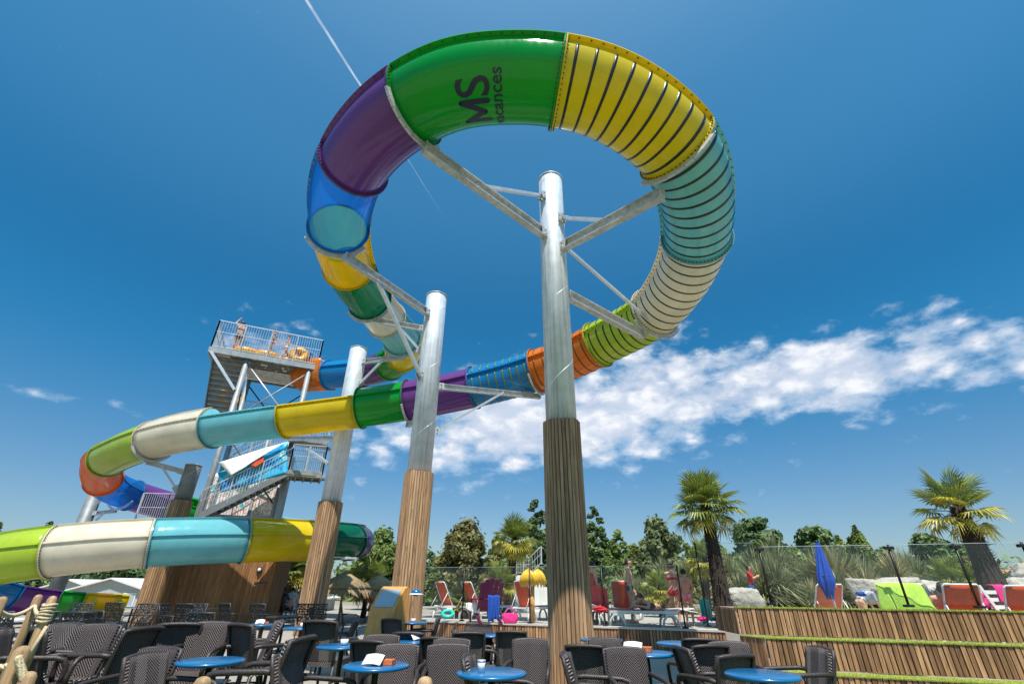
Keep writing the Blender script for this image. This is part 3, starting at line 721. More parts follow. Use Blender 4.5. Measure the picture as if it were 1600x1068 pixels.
# ------------------------------------------------------------------ stair tower
TO = Vector((-14.5, 19.75, 0)); Ta = Vector((.906, .423, 0)); Tb = Vector((-.423, .906, 0)); TZ = 11.5
def TW(a, b, z): return TO+Ta*a+Tb*b+Vector((0, 0, z))
TROT = rotz(atan2(Ta.y, Ta.x))
tower = thing('stair_tower', 'galvanised steel stair tower with railed top platform behind the slide', 'tower', TO)
def tbox(mb, a0, a1, b0, b1, z0, z1): mb.box(TW((a0+a1)/2, (b0+b1)/2, (z0+z1)/2), (a1-a0, b1-b0, z1-z0), TROT)
mb = MB(); tbox(mb, -.05, 4.9, -.06, 0, TZ-.25, TZ+.02); tbox(mb, -.05, 4.9, 3.2, 3.26, TZ-.25, TZ+.02); tbox(mb, -.06, 0, 0, 3.2, TZ-.25, TZ+.02); tbox(mb, 4.85, 4.91, 0, 3.2, TZ-.25, TZ+.02)
part('edge_beam', mb, M['galvt'], tower, world=True)
for i in range(11):    # floor made of ribbed planks, seen from below
    b0 = i*.29
    mb = MB(); tbox(mb, 1.5 if b0 > .6 else .02, 4.84, b0+.01, b0+.26, TZ-.09, TZ-.03); tbox(mb, 1.5 if b0 > .6 else .02, 4.84, b0+.02, b0+.05, TZ-.15, TZ-.09)
    part('floor_plank', mb, M['corr'], tower, world=True)
cols = [(1.63, .18), (4.5, .12), (4.5, 3.0), (1.63, 3.0)]
for a, b in cols:
    part('column', MB().cyl(TW(a, b, 0), TW(a, b, TZ-.25), .125, n=16), M['galvt'], tower, world=True)
mb = MB()
for z in (9.2, 6.6, 4.0):
    for (a0, b0), (a1, b1) in ((cols[0], cols[1]), (cols[1], cols[2]), (cols[2], cols[3])):
        if z == 4.0 or (a0, b0) != cols[0]: mb.bar(TW(a0, b0, z), TW(a1, b1, z), .09, .14)
part('ring_beam', mb, M['galvt'], tower, world=True)
for (c0, z0), (c1, z1), m in (((cols[0], 11.1), (cols[1], 8.1), 'rail'), ((cols[0], 8.1), (cols[1], 11.1), 'galvt'), ((cols[3], 8), (cols[2], 11), 'sdark'), ((cols[3], 11), (cols[2], 8), 'sdark'),
                       ((cols[1], 11), (cols[2], 8), 'sdark'), ((cols[0], 11), (cols[3], 8.2), 'sdark'), ((cols[0], 7.6), (cols[1], 4.4), 'sdark'), ((cols[3], 4.4), (cols[2], 7.6), 'tealm'), ((cols[1], 7), (cols[2], 4.4), 'tealm')):
    part('cross_brace', MB().cyl(TW(*c0, z0), TW(*c1, z1), .035, n=8), M[m], tower, world=True)
part('cross_brace', MB().bar(TW(.05, -.02, TZ-.2), TW(1.5, .1, TZ-1.9), .1, .12), M['rail'], tower, world=True)
part('knee_brace', MB().cyl(TW(4.6, .3, 5.0), U(435, 815, Y=21.6), .06, n=8), M['tealm'], tower, world=True)
def railing(p0, p1, h, n, parent, posts=2, mid=True, zoff=0):
    """posts, rails and fine bars between two points"""
    p0 = Vector(p0); p1 = Vector(p1); up = Vector((0, 0, 1)); pa = MB(); 
    for i in range(posts):
        p = p0.lerp(p1, i/(posts-1)); part('railing_post', MB().bar(p, p+up*h, .05, .05), M['rail'], parent, world=True)
    r = MB(); r.bar(p0+up*h, p1+up*h, .05, .04); r.bar(p0+up*.1, p1+up*.1, .03, .03)
    if mid: r.bar(p0+up*h*.6, p1+up*h*.6, .025, .025)
    part('railing_rail', r, M['rail'], parent, world=True)
    b = MB()
    for i in range(n):
        p = p0.lerp(p1, (i+.5)/n); b.bar(p+up*.1, p+up*(h-.02), .016, .016)
    part('railing_bars', b, M['rail'], parent, world=True, stuff=True)
RH = 1.5
railing(TW(0, 0, TZ), TW(4.85, 0, TZ), RH, 42, tower, 5)
railing(TW(0, 0, TZ), TW(0, 3.2, TZ), RH, 28, tower, 3)
railing(TW(.1, 3.2, TZ), TW(4.85, 3.2, TZ), RH, 30, tower, 4)
railing(TW(4.85, 0, TZ), TW(4.85, .8, TZ), RH, 5, tower, 2)
railing(TW(4.9, 2.3, TZ+.05), TW(7.0, 2.4, TZ+.0), 1.3, 16, tower, 2)
def stair(pt, pb, wdir, width, n, parent, m='corr', bars=True, side=1):
    """a flight from top edge pt down to pb: two stringers, treads and railings"""
    pt = Vector(pt); pb = Vector(pb); wd = Vector(wdir).normalized()
    for k in (0, 1):
        part('stringer', MB().bar(pt+wd*(k*width), pb+wd*(k*width), .05, .26), M['galv_dark_shade'], parent, world=True)
    for i in range(n):
        f = (i+.5)/n; p = pt.lerp(pb, f); run = pb-pt; run.z = 0; rl = run.length/n; rd = run.normalized()
        mb = MB(); c = p+wd*(width/2); mt = Matrix((wd, rd, Vector((0, 0, 1)))).transposed()
        mb.box(c, (width-.06, rl*1.05, .035), mt); mb.box(c+rd*(rl*.5)+Vector((0, 0, -.09)), (width-.06, .025, .16), mt)
        part('tread', mb, M[m], parent, world=True)
    for k in ((0, 1) if bars else ()):
        railing(pt+wd*(k*width), pb+wd*(k*width), 1.1, int((pt-pb).length/.13), parent, 4)
stair(TW(.12, .55, TZ-.1), TW(.12, 2.9, TZ-2.35), Ta, 1.3, 11, tower, bars=False)
mb = MB(); tbox(mb, -.1, 4.6, 3.3, 4.5, TZ-2.5, TZ-2.42); part('landing', mb, M['corr'], tower, world=True)
railing(TW(-.1, 4.5, TZ-2.42), TW(4.6, 4.5, TZ-2.42), 1.1, 34, tower, 4)
railing(TW(1.5, 3.3, TZ-2.42), TW(4.6, 3.3, TZ-2.42), 1.1, 24, tower, 3)
# lower flight across the front and its landing
st_t = U(450, 738, Y=20.4); st_b = U(303, 810, Y=19.9)
stair(st_t, st_b, Tb, 1.1, 14, tower)
l0 = st_t; mb = MB(); lc = l0+Vector((.95, .45, -.04))
tbox_l = [l0+Vector((0, 0, 0)), U(503, 742, Y=20.4)]
mb.bar(l0+Tb*.55, tbox_l[1]+Tb*.55, 1.1, .08); mb.bar(l0, tbox_l[1], .06, .24); mb.bar(l0+Tb*1.1, tbox_l[1]+Tb*1.1, .06, .24)
for i in range(5): q = l0.lerp(tbox_l[1], i/4); mb.bar(q-Vector((0, 0, .12)), q+Tb*1.1-Vector((0, 0, .12)), .06, .12)
part('landing', mb, M['corr'], tower, world=True)
railing(l0, tbox_l[1], 1.25, 16, tower, 3); railing(l0+Tb*1.1, tbox_l[1]+Tb*1.1, 1.25, 16, tower, 3); railing(tbox_l[1], tbox_l[1]+Tb*1.1, 1.25, 9, tower, 2)
l2 = U(452, 683, Y=20.9); l3 = U(512, 692, Y=20.9); mb = MB(); mb.bar(l2+Tb*.6, l3+Tb*.6, 1.2, .1); mb.bar(l2, l3, .06, .2); part('landing', mb, M['corr'], tower, world=True)
railing(l2, l3, 1.15, 15, tower, 3)
stair(l2+Tb*1.2, st_t+Tb*2.4-Ta*2.6+Vector((0, 0, .2)), Tb, 1.0, 10, tower)
q = U(436, 800, Y=21.2); part('column', MB().bar((q.x, 21.2, 0), (q.x, 21.2, 6.6), .24, .24), M['galvt'], tower, world=True)
for px in (418, 452): q = U(px, 690, Y=21.6); part('column', MB().cyl((q.x, 21.6, 0), (q.x, 21.6, 7.6), .07, n=10), M['galvt'], tower, world=True)
# small railed stair head left of the tower
gate = thing('railed_gate', 'small galvanised railing gate leaning beside the purple flume end', 'railing', U(230, 815, Y=21.5))
railing(U(205, 826, Y=21.4), U(248, 826, Y=21.9), 1.5, 12, gate, 2); railing(U(248, 826, Y=21.9), U(275, 826, Y=20.6), 1.5, 10, gate, 2)

# banners hung on the stair tower
def printmat(name, cols, sc, seed):
    m = bpy.data.materials.new(name); m.use_nodes = True; g = NG(m.node_tree)
    co = g.vm('ADD', g.node('ShaderNodeTexCoord').outputs['Object'], (seed, seed*2.3, seed*.7))
    n = g.noise(co, sc, 4, .6, 1.2); cr = g.node('ShaderNodeValToRGB', {'Fac': n}); e = cr.color_ramp; e.interpolation = 'CONSTANT'
    while len(e.elements) > 1: e.elements.remove(e.elements[-1])
    for i, (pos, c) in enumerate(cols):
        q = e.elements[0] if i == 0 else e.elements.new(pos); q.position = pos; q.color = tuple(c)+(1,)
    p = g.node('ShaderNodeBsdfPrincipled', {'Base Color': cr.outputs[0], 'Roughness': .5}); g.l.new(p.outputs[0], g.node('ShaderNodeOutputMaterial').inputs[0]); return m
bm_blue = printmat('blue_banner_print', [(0, (.0, .2, .5)), (.4, (.02, .38, .66)), (.52, (.12, .6, .72)), (.6, (.6, .76, .8))], 1.1, 3)
bm_pic = printmat('holiday_picture_print', [(0, (.08, .16, .07)), (.34, (.35, .45, .4)), (.41, (.7, .7, .68)), (.5, (.65, .25, .22)), (.545, (.8, .78, .77)), (.64, (.12, .48, .55))], 1.7, 8)
def sheet(c0, c1, c2, c3, n=12, amp=.05, th=.006):
    c0, c1, c2, c3 = map(Vector, (c0, c1, c2, c3)); nr = (c1-c0).cross(c3-c0).normalized()
    def fn(u, v):
        p = c0.lerp(c1, u).lerp(c3.lerp(c2, u), v)
        return p+nr*(amp*mnoise.noise(p*1.3)+amp*.6*sin(u*9+v*4))
    return MB().grid(fn, n, n, th)
ban = thing('torn_banner', 'large blue banner torn loose and hanging across the stair tower', 'banner', U(400, 740, Y=20.3))
part('printed_sheet', sheet(U(340, 738, Y=20.2), U(450, 688, Y=20.5), U(450, 738, Y=20.35), U(345, 770, Y=20.1)), bm_blue, ban, world=True)
part('folded_flap', sheet(U(341, 722, Y=20.0), U(449, 689, Y=20.35), U(400, 718, Y=20.1), U(361, 744, Y=19.95), amp=.04), M['wplast'], ban, world=True)
part('printed_patch', sheet(U(390, 727, Y=20.08), U(412, 711, Y=20.2), U(412, 722, Y=20.2), U(398, 730, Y=20.1), 6, .01), M['ofab'], ban, world=True)
ban2 = thing('picture_banner', 'faded holiday picture banner behind the lower stair flight', 'banner', U(380, 780, Y=21.4))
part('printed_sheet', sheet(U(326, 740, Y=21.4), U(446, 728, Y=21.7), U(438, 812, Y=21.7), U(312, 812, Y=21.4), amp=.03), bm_pic, ban2, world=True)

# ------------------------------------------------------------------ plank hut under the tower
HA, HB = U(243, 940, Y=19.95), U(418, 940, Y=20.7)
hut = thing('plank_hut', 'brown vertical plank hut beneath the stair tower and lower flume', 'hut', (HA.x, HA.y, 0))
hd = Vector((HB.x-HA.x, HB.y-HA.y, 0)); hl = hd.length; hd.normalize(); hn = Vector((-hd.y, hd.x, 0)); hrot = rotz(atan2(hd.y, hd.x))
HH = 2.75
mb = MB().box(Vector((HA.x, HA.y, 0))+hd*hl/2+hn*1.3+Vector((0, 0, HH/2)), (hl-.02, 2.5, HH), hrot); part('inner_wall', mb, M['sdark'], hut, world=True)
mb = MB().box(Vector((HA.x, HA.y, 0))+hd*hl/2+hn*1.25+Vector((0, 0, HH+.06)), (hl+.2, 2.8, .1), hrot); part('roof', mb, M['galvd'], hut, world=True)
npl = 42
me = MB().box((0, 0, 0), (hl/npl-.008, .026, HH), hrot).mesh('plank')
for i in range(npl): part('plank', me, M['plank'], hut, world=False, loc=hd*((i+.5)*hl/npl)+hn*(.02-.006*(i % 2))+Vector((0, 0, HH/2)))
me = MB().box((0, 0, 0), (.026, .15, HH), hrot).mesh('plank')
for i in range(16): part('plank', me, M['plank'], hut, loc=hd*hl+hn*(.09+i*.158)+Vector((0, 0, HH/2)))
lp = hd*(hl*.86)-hn*.04+Vector((0, 0, 1.95))
part('wall_lamp', MB().ball(lp, .11, 12, 8, (1, .7, 1)), M['sdark'], hut); part('lamp_lens', MB().ball(lp-hn*.05, .07, 10, 6), M['wplast'], hut)
part('door_hinge', MB().box(hd*(hl*.9)-hn*.015+Vector((0, 0, 1.5)), (.5, .02, .05), hrot), M['sdark'], hut)
# ------------------------------------------------------------------ cafe furniture: wicker armchairs
def proto_wicker():
    t = thing('wicker_armchair', 'x', 'chair', (0, 0, 0), 0, 'dark wicker armchairs on the cafe terrace')
    # front is -Y, back at +Y
    def back(u, v):
        z = .36+.46*v; w = .185+.03*v+.01*sin(v*pi); x = (u-.5)*2*w
        return Vector((x, .225+.12*v+.03*(1-(2*u-1)**2)*(.4+.6*v), z+.012*(1-(2*u-1)**2)*v))
    part('backrest', MB().grid(back, 10, 8, -.035), M['weave'], t)
    rim = [back(0, 0)]+[back(0, k/6) for k in range(1, 7)]+[back(k/8, 1) for k in range(1, 8)]+[back(1, 1-k/6) for k in range(0, 7)]
    part('back_rim', MB().tube([p+Vector((0, .016, 0)) for p in rim], .021, 7), M['wick'], t)
    def seat(u, v):
        return Vector(((u-.5)*.44*(1.04-.06*v), -.26+.51*v, .415-.012*v-.02*sin(pi*u)*sin(pi*v)))
    part('seat', MB().grid(seat, 8, 8, .05), M['weave'], t)
    def apron(u, v):
        p = seat(u, 0); return Vector((p.x, -.262-.004, .41-.1*v))
    part('apron', MB().grid(apron, 8, 2, .02), M['weave'], t)
    for s in (-1, 1):
        pts = [(s*.212, .29, .615), (s*.232, .2, .626), (s*.248, .0, .62), (s*.25, -.17, .612), (s*.248, -.235, .595), (s*.24, -.262, .55), (s*.232, -.266, .47), (s*.228, -.258, .41)]
        part('armrest', MB().tube(pts, .022, 8), M['wick'], t)
        for z0, y0, y1 in ((.43, -.25, -.265), ):
            part('leg', MB().tube([(s*.215, -.25, .42), (s*.22, -.258, .2), (s*.225, -.265, .0)], [.022, .02, .017], 8), M['wick'], t)
        part('leg', MB().tube([(s*.19, .225, .42), (s*.2, .27, .2), (s*.21, .315, .0)], [.022, .02, .017], 8), M['wick'], t)
        part('stretcher', MB().tube([(s*.2, .26, .2), (s*.215, 0, .21), (s*.22, -.255, .2)], .011, 6), M['wick'], t)
    return t
WK = proto_wicker(); wk_used = [False]
def spot(px, py, h):
    """ground point of something of height h whose top is seen at a pixel"""
    q = U(px, py, z=h); return q
def wicker(px, py, deg, label):
    k = 1.15 if px < 520 and py < 1000 else 1.0; h = .83*k
    q = spot(px, py, h); a = R(deg); q = Vector((q.x, q.y, 0))-rotz(a) @ Vector((0, .35*k, 0))
    if not wk_used[0]:
        wk_used[0] = True; WK.location = q; WK.rotation_euler = (0, 0, a); WK['label'] = label; WK.scale = (k, k, k); return WK
    return dup(WK, q, a, label, scale=k)
CH = [  # px, py of the back's top middle, facing (0 towards camera, 90 right, 180 away, -90 left)
 (60, 983, 150, 'large dark wicker armchair at far left, back turned, beside the near rope posts'),
 (3, 984, 120, 'dark wicker armchair cut by the left edge of the picture'),
 (155, 977, 8, 'wicker armchair facing the camera behind the leftmost blue table'),
 (108, 975, -10, 'wicker armchair half hidden behind the tall back of the far left chair'),
 (226, 981, -100, 'wicker armchair in profile facing left, its wide seat towards the leftmost blue table'),
 (282, 974, 200, 'wicker armchair right of the profile chair, below the plank hut'),
 (252, 1013, -6, 'low wicker armchair behind the edge-on chair, left of the big round blue table'),
 (230, 1022, 80, 'edge-on wicker armchair facing right, left of the big round blue table'),
 (332, 973, 10, 'wicker armchair half hidden beneath a small blue table near the plank hut'),
 (378, 975, 150, 'tall leaning wicker armchair directly behind the big round blue table'),
 (437, 970, -60, 'wicker armchair facing left with its seat and one arm showing, right of the leaning chair'),
 (449, 1022, 82, 'edge-on wicker armchair facing right, lower centre left beside the lawn'),
 (473, 996, -95, 'slim wicker armchair seen from the side behind the edge-on chair'),
 (502, 970, 172, 'tall dark wicker armchair with its back turned, before the pole near the straw parasols'),
 (556, 969, -80, 'dark wicker armchair left of the tilted menu stand, facing left'),
 (576, 1001, 165, 'dark wicker armchair with its back turned, behind the table with open menu'),
 (597, 993, 5, 'wicker armchair in the row behind the open menu, facing the camera'),
 (622, 1008, 6, 'herringbone backed wicker armchair just right of the open menu'),
 (612, 967, 160, 'near black wicker armchair against the base of the menu stand'),
 (639, 988, 175, 'shaded wicker armchair right of the menu stand base'),
 (684, 996, 170, 'tall wicker armchair left of three overlapping backs'),
 (706, 999, -5, 'middle wicker armchair of three overlapping backs'),
 (701, 1008, 8, 'front wicker armchair of three overlapping backs'),
 (732, 1025, 85, 'edge-on wicker armchair facing right beside the table with a glass'),
 (685, 965, -88, 'small wicker armchair facing left below the two leftmost orange loungers'),
 (711, 985, 95, 'dark wicker armchair back peeping over the shaded chairs'),
 (733, 988, 185, 'black looking wicker armchair in shade left of a blue table by the wall'),
 (748, 979, 0, 'wicker armchair facing the camera below the plum chair'),
 (799, 986, 175, 'dark wicker armchair under the banana sculpture, back turned'),
 (829, 999, -8, 'bright herringbone wicker armchair left of the tallest pole'),
 (884, 1021, 80, 'edge-on dark wicker armchair touching the right side of the tallest pole'),
 (914, 1008, 168, 'dark wicker armchair half hidden by the tallest pole'),
 (943, 998, 10, 'wicker armchair below the orange lounger right of the tallest pole'),
 (975, 1013, 3, 'large herringbone wicker armchair right of the tallest pole'),
 (1064, 1011, 95, 'edge-on wicker armchair between two arm loops, below the girl in pink'),
 (1093, 998, 170, 'tall wicker armchair against the low slatted wall corner'),
 (1109, 1008, 190, 'black looking wicker armchair with its back turned near the terrace corner'),
 (1138, 1004, -10, 'herringbone wicker armchair beside the terrace corner'),
 (1148, 1023, 200, 'narrow wicker armchair in front of the terrace corner'),
 (1280, 1012, -88, 'wicker armchair in profile facing left, standing alone before the stepped terrace')]
for c in CH: wicker(*c)

# round blue bistro tables
def proto_table():
    t = thing('bistro_table', 'x', 'table', (0, 0, 0), 0, 'round blue bistro tables')
    part('tabletop', MB().lathe([(.0, .712), (.275, .712), (.3, .718), (.31, .73), (.306, .742), (.29, .747), (0, .747)], 40), M['btab'], t)
    part('column', MB().lathe([(.05, .02), (.034, .05), (.03, .1), (.03, .69), (.12, .7), (.12, .711)], 16), M['wire'], t)
    for k in range(4):
        a = pi/2*k+.4; d = Vector((cos(a), sin(a), 0))
        part('foot', MB().tube([d*.03+Vector((0, 0, .08)), d*.16+Vector((0, 0, .05)), d*.27+Vector((0, 0, .02))], [.022, .018, .016], 7), M['wire'], t)
    return t
TB = proto_table(); tb_used = [False]; TABS = []
def table(px, py, label, scale=1.):
    q = U(px, py, z=.747); q.z = 0
    if not tb_used[0]: tb_used[0] = True; TB.location = q; TB['label'] = label; o = TB
    else: o = dup(TB, q, random.uniform(0, 3), label)
    TABS.append(q); return q
T1 = table(588, 1037, 'round blue table with an open white menu, lower centre')
T2 = table(330, 1030, 'big empty round blue table, lower left')
T3 = table(768, 1048, 'round blue table holding one small glass, at the bottom edge')
T4 = table(138, 991, 'leftmost round blue table with folded papers')
T5 = table(1190, 1051, 'round blue table at the corner of the stepped terrace, below the profile chair')
for a in ((535, 1007, 'small blue table left of the table with open menu'), (648, 999, 'small blue table with a folded leaflet, right of the menu stand'), (471, 979, 'small blue table with a white ashtray near the pole foot'),
          (335, 983, 'small blue table below the plank hut'), (411, 974, 'far blue table with a red leaflet near the teal chairs'), (644, 971, 'blue table with a white cup at the foot of the sunlit pole'),
          (1010, 1018, 'small blue table right of the large herringbone chair with a white menu'), (1062, 1003, 'dark shaded blue table under the girl in pink'), (939, 997, 'blue table at the low wall right of the tallest pole'), (767, 990, 'blue table by the low wall below the plum chair'),
          (250, 978, 'sliver of blue table behind the chair in profile')):
    table(*a)
TT = {a: TABS[i] for i, a in enumerate(range(len(TABS)))}
def on(q, dx=0, dy=0): return Vector((q.x+dx, q.y+dy, .748))
# things lying on the tables
def tent(px, q, label, nm='menu_card', dx=0., dy=0., rz=0., s=1., mats=('paper', 'card')):
    t = thing(nm, label, 'menu', on(q, dx, dy), rz)
    part('cover', MB().grid(lambda u, v: Vector(((u-.5)*.2*s, -.02*s-.09*v*s, .075*s*(1-v)+.004+.012*sin(3*u))), 6, 5, .003), M[mats[0]], t)
    part('spine_block', MB().box((.07*s, .03*s, .022*s), (.21*s, .12*s, .04*s), rotz(.12)), M[mats[1]], t)
    part('back_cover', MB().grid(lambda u, v: Vector(((u-.62)*.2*s, .0+.05*v*s, .085*s-.05*v*s)), 4, 3, .003), M['navy'], t)
tent(0, T1, 'open white menu propped on a small orange box, on the lower centre table', dx=.0, dy=-.02, rz=-.25, s=.95)
tent(0, T4, 'folded white and orange leaflet on the leftmost blue table', dx=-.15, dy=.05, rz=.3, s=.8)
tent(0, TT[6], 'white leaflet on the small table right of the menu stand', dx=0, dy=0, rz=.8, s=.8)
tent(0, TT[11], 'large white menu card standing beside the herringbone chair', dx=-.12, dy=.08, rz=-.5, s=1.1)
tent(0, TT[9], 'red leaflet on a far blue table near the teal chairs', dx=-.05, rz=.2, s=.8)
gl = thing('drinking_glass', 'small ribbed glass on the blue table at the bottom edge', 'glass', on(T3, -.09, -.02))
part('tumbler', MB().lathe([(.031, 0), (.036, .085), (.033, .085), (.029, .006), (0, .006)], 16), M['wplast'], gl); part('rim_band', MB().lathe([(.0365, .07), (.037, .078), (.0365, .086)], 16), M['rail'], gl)
for q, lb in ((TT[7], 'white ashtray on the blue table near the pole foot'), (TT[10], 'white cup on the blue table at the sunlit pole'), (TT[5], 'white napkin cup on the small table left of the open menu')):
    tag(part('table_cup', MB().lathe([(.03, 0), (.045, .01), (.05, .06), (.044, .06), (.04, .015), (0, .012)], 16), M['wplast'], None, loc=on(q, .02, 0)), lb, 'cup')

# ornate cast chairs in the back rows
def proto_cast():
    t = thing('cast_chair', 'x', 'chair', (0, 0, 0), 0, 'ornate black cast metal chairs')
    b = MB(); fr = [(-.2, .2, .44), (-.23, .27, .7), (-.24, .33, .92), (.24, .33, .92), (.23, .27, .7), (.2, .2, .44)]
    b.tube(fr, .02, 6)
    def bp(x, z): return Vector((x, .2+.27*(z-.44), z))
    random.seed(5)
    for z in (.52, .68, .8): b.tube([bp(-.22, z), bp(.22, z)], .013, 5)
    for cx, cz, r in ((-.12, .6, .07), (.03, .61, .06), (.15, .59, .055), (-.15, .74, .05), (-.02, .745, .055), (.12, .74, .06), (-.12, .86, .055), (.02, .86, .05), (.15, .865, .05)):
        b.tube([bp(cx+r*cos(k*pi/5), cz+r*sin(k*pi/5)) for k in range(10)], .013, 5, closed=True)
        for k in (0, 1): 
            a = random.uniform(0, pi); b.tube([bp(cx+r*cos(a), cz+r*sin(a)), bp(cx-r*cos(a), cz-r*sin(a))], .01, 4)
    part('backrest', b, M['cast'], t)
    s = MB().lathe([(0, .425), (.22, .425), (.24, .435), (.22, .45), (0, .445)], 20); part('seat', s, M['cast'], t)
    for x in (-1, 1):
        part('leg', MB().tube([(x*.18, -.17, .43), (x*.22, -.22, 0)], .014, 6), M['cast'], t)
        part('leg', MB().tube([(x*.18, .18, .43), (x*.21, .24, 0)], .014, 6), M['cast'], t)
        part('armrest', MB().tube([(x*.235, .27, .68), (x*.26, .1, .68), (x*.26, -.15, .66), (x*.24, -.2, .55), (x*.2, -.17, .43)], .013, 6), M['cast'], t)
    return t
CS = proto_cast(); cs_used = [False]
for px, py, deg, lb in ((5, 955, 170, 'ornate black chair at the left edge below the rope'), (73, 955, 185, 'ornate black chair with wide back, right of the rope posts'), (125, 956, 200, 'ornate black chair in front of the yellow flume end'),
    (149, 954, 160, 'ornate grey lit chair right of the one before the yellow flume'), (180, 941, 180, 'wide ornate black chair in the far row before the pool flume'), (131, 942, 20, 'far ornate chair below the blue part of the pool flume'),
    (233, 943, 10, 'light ornate chair facing the camera at the left corner of the hut'), (258, 943, 95, 'ornate chair edge-on at the shaded hut wall'), (290, 943, 180, 'ornate dark chair against the shaded hut wall'), (311, 943, 0, 'ornate chair beside the wall conduit of the hut'),
    (316, 957, 175, 'ornate chair in the nearer row before the hut'), (352, 942, 150, 'ornate chair before the sunlit corner of the hut'), (403, 943, 165, 'ornate chair left of the teal chair'),
    (477, 943, 170, 'ornate chair at the foot of the pole by the straw parasols'), (497, 943, 20, 'ornate chair under the left straw parasol'), (533, 943, 110, 'ornate chair right of the left straw parasol')):
    q = spot(px, py, .95); a = R(deg); q = Vector((q.x, q.y, 0))-rotz(a) @ Vector((0, .34, 0))
    if not cs_used[0]: cs_used[0] = True; CS.location = q; CS.rotation_euler = (0, 0, a); CS['label'] = lb
    else: dup(CS, q, a, lb)
for o in [o for o in COL.objects if o.name.startswith('cast_chair')]: o.scale = (1.05, 1.03, 1.03)
# grey metal tables of the back rows
for px, py, lb in ((208, 948, 'white round table in the far row left of the hut'), (318, 950, 'grey metal table before the hut wall'), (445, 962, 'dark metal table right of the teal chair'), (20, 966, 'pale table near the rope posts')):
    q = U(px, py, z=.74); t = thing('metal_table', lb, 'table', (q.x, q.y, 0), 0, 'metal tables in the back rows')
    part('tabletop', MB().lathe([(0, .715), (.42, .715), (.43, .728), (.42, .74), (0, .74)], 28), M['cast'] if px in (318, 445) else M['wplast'], t)
    part('column', MB().lathe([(.2, 0), (.18, .03), (.03, .06), (.03, .71)], 14), M['cast'], t)

# rope fence posts
def ropepost(px, py, h, rr, label, ring=True):
    q = U(px, py, z=h); t = thing('rope_post', label, 'post', (q.x, q.y, 0), 0, 'wooden rope fence posts')
    part('post', MB().lathe([(rr, 0), (rr, h-.03), (rr-.012, h-.008), (rr-.03, h), (0, h)], 16), M['post'], t)
    return Vector((q.x, q.y, h))
r1 = ropepost(6, 931, 1.3, .038, 'leftmost far rope post at the picture edge'); r2 = ropepost(62, 928, 1.3, .038, 'far rope post right of the leftmost one'); r3 = ropepost(84, 930, 1.3, .038, 'far rope post with coiled rope end')
r4 = ropepost(38, 1008, 1.06, .042, 'taller near rope post at lower left'); r5 = ropepost(48, 1048, .93, .042, 'short near rope post at lower left corner')
for px, py, lb in ((319, 1056, 'cut round post top at the bottom edge under the big blue table'), (665, 1056, 'cut round post top at the bottom edge in front of the overlapping chairs')):
    ropepost(px, py, .93, .045, lb)
def rope(a, b, sag, label, r=.018):
    a = Vector(a); b = Vector(b); pts = [a.lerp(b, i/14)-Vector((0, 0, sag*4*(i/14)*(1-i/14))) for i in range(15)]
    mb = MB()
    for k in range(3):   # three twisted strands
        q = []
        for i in range(57):
            f = i/56; p = a.lerp(b, f)-Vector((0, 0, sag*4*f*(1-f))); an = f*60+k*2*pi/3
            q.append(p+Vector((0, cos(an), sin(an)))*r*.55)
        mb.tube(q, r*.62, 5)
    tag(part('rope', mb, M['rope'], None), label, 'rope')
dz = Vector((0, 0, -.1))
rope(r1+dz, r2+dz, .07, 'pale rope slung between the two left far posts'); rope(r2+dz, r3+dz, .07, 'short pale rope between the right pair of far posts')
rope(r4+dz+Vector((-1.2, .25, .02)), r4+dz, .05, 'pale rope running out of the left edge to the near post'); rope(r4+Vector((.05, -.06, -.06)), r5+Vector((.0, -.02, -.04)), .0, 'pale rope wound down between the two near posts', .022)
mb = MB()
for k in range(6): 
    c = r3+Vector((0, 0, -.08-.026*k)); mb.tube([c+Vector((.05*cos(i*pi/6), .05*sin(i*pi/6), .006*cos(i*pi/3+k))) for i in range(12)], .013, 6, closed=True)
mb.tube([r3+Vector((.07, -.02, -.25)), r3+Vector((.06, -.05, -.4)), r3+Vector((.03, -.05, -.55))], .015, 6)
tag(part('rope', mb, M['rope'], None), 'coil of pale rope wound round the top of a far post', 'rope')

# menu stand
q = U(602, 1000, Y=11.0); ks = thing('menu_stand', 'tilted wooden menu stand with a pale blue panel beside the sunlit pole', 'stand', (q.x, 11.0, 0), R(-28))
pr = [(.0, -.36), (1.0, -.2), (1.36, .05), (1.4, .14), (1.36, .2), (0, .26)]
mb = MB(); w = .33; vs = [(s*w, y, z) for s in (-1, 1) for z, y in pr]; n = len(pr)
mb.add(vs, [tuple(range(n)), tuple(reversed(range(n, 2*n)))]+[(i, n+i, n+(i+1) % n, (i+1) % n) for i in range(n)]); part('body', mb, M['ply'], ks)
a, b = Vector((0, -.2, 1.0)), Vector((0, .05, 1.36)); d = (b-a).normalized(); nr = Vector((0, -d.z, d.y))
part('panel', MB().box(a.lerp(b, .5)+nr*.008, (.52, (b-a).length*.86, .014), Matrix((Vector((1, 0, 0)), d, nr)).transposed()), M['screen'], ks)
q = U(650, 925, Y=11.6); c = thing('blue_cap', 'small blue and white cap on top behind the menu stand', 'cap', q)
part('crown', MB().ball((0, 0, 0), .1, 14, 8, (1, 1, .75)), M['btab'], c); part('brim', MB().lathe([(.1, -.03), (.17, -.04), (.17, -.03), (.1, -.015)], 18), M['wplast'], c)

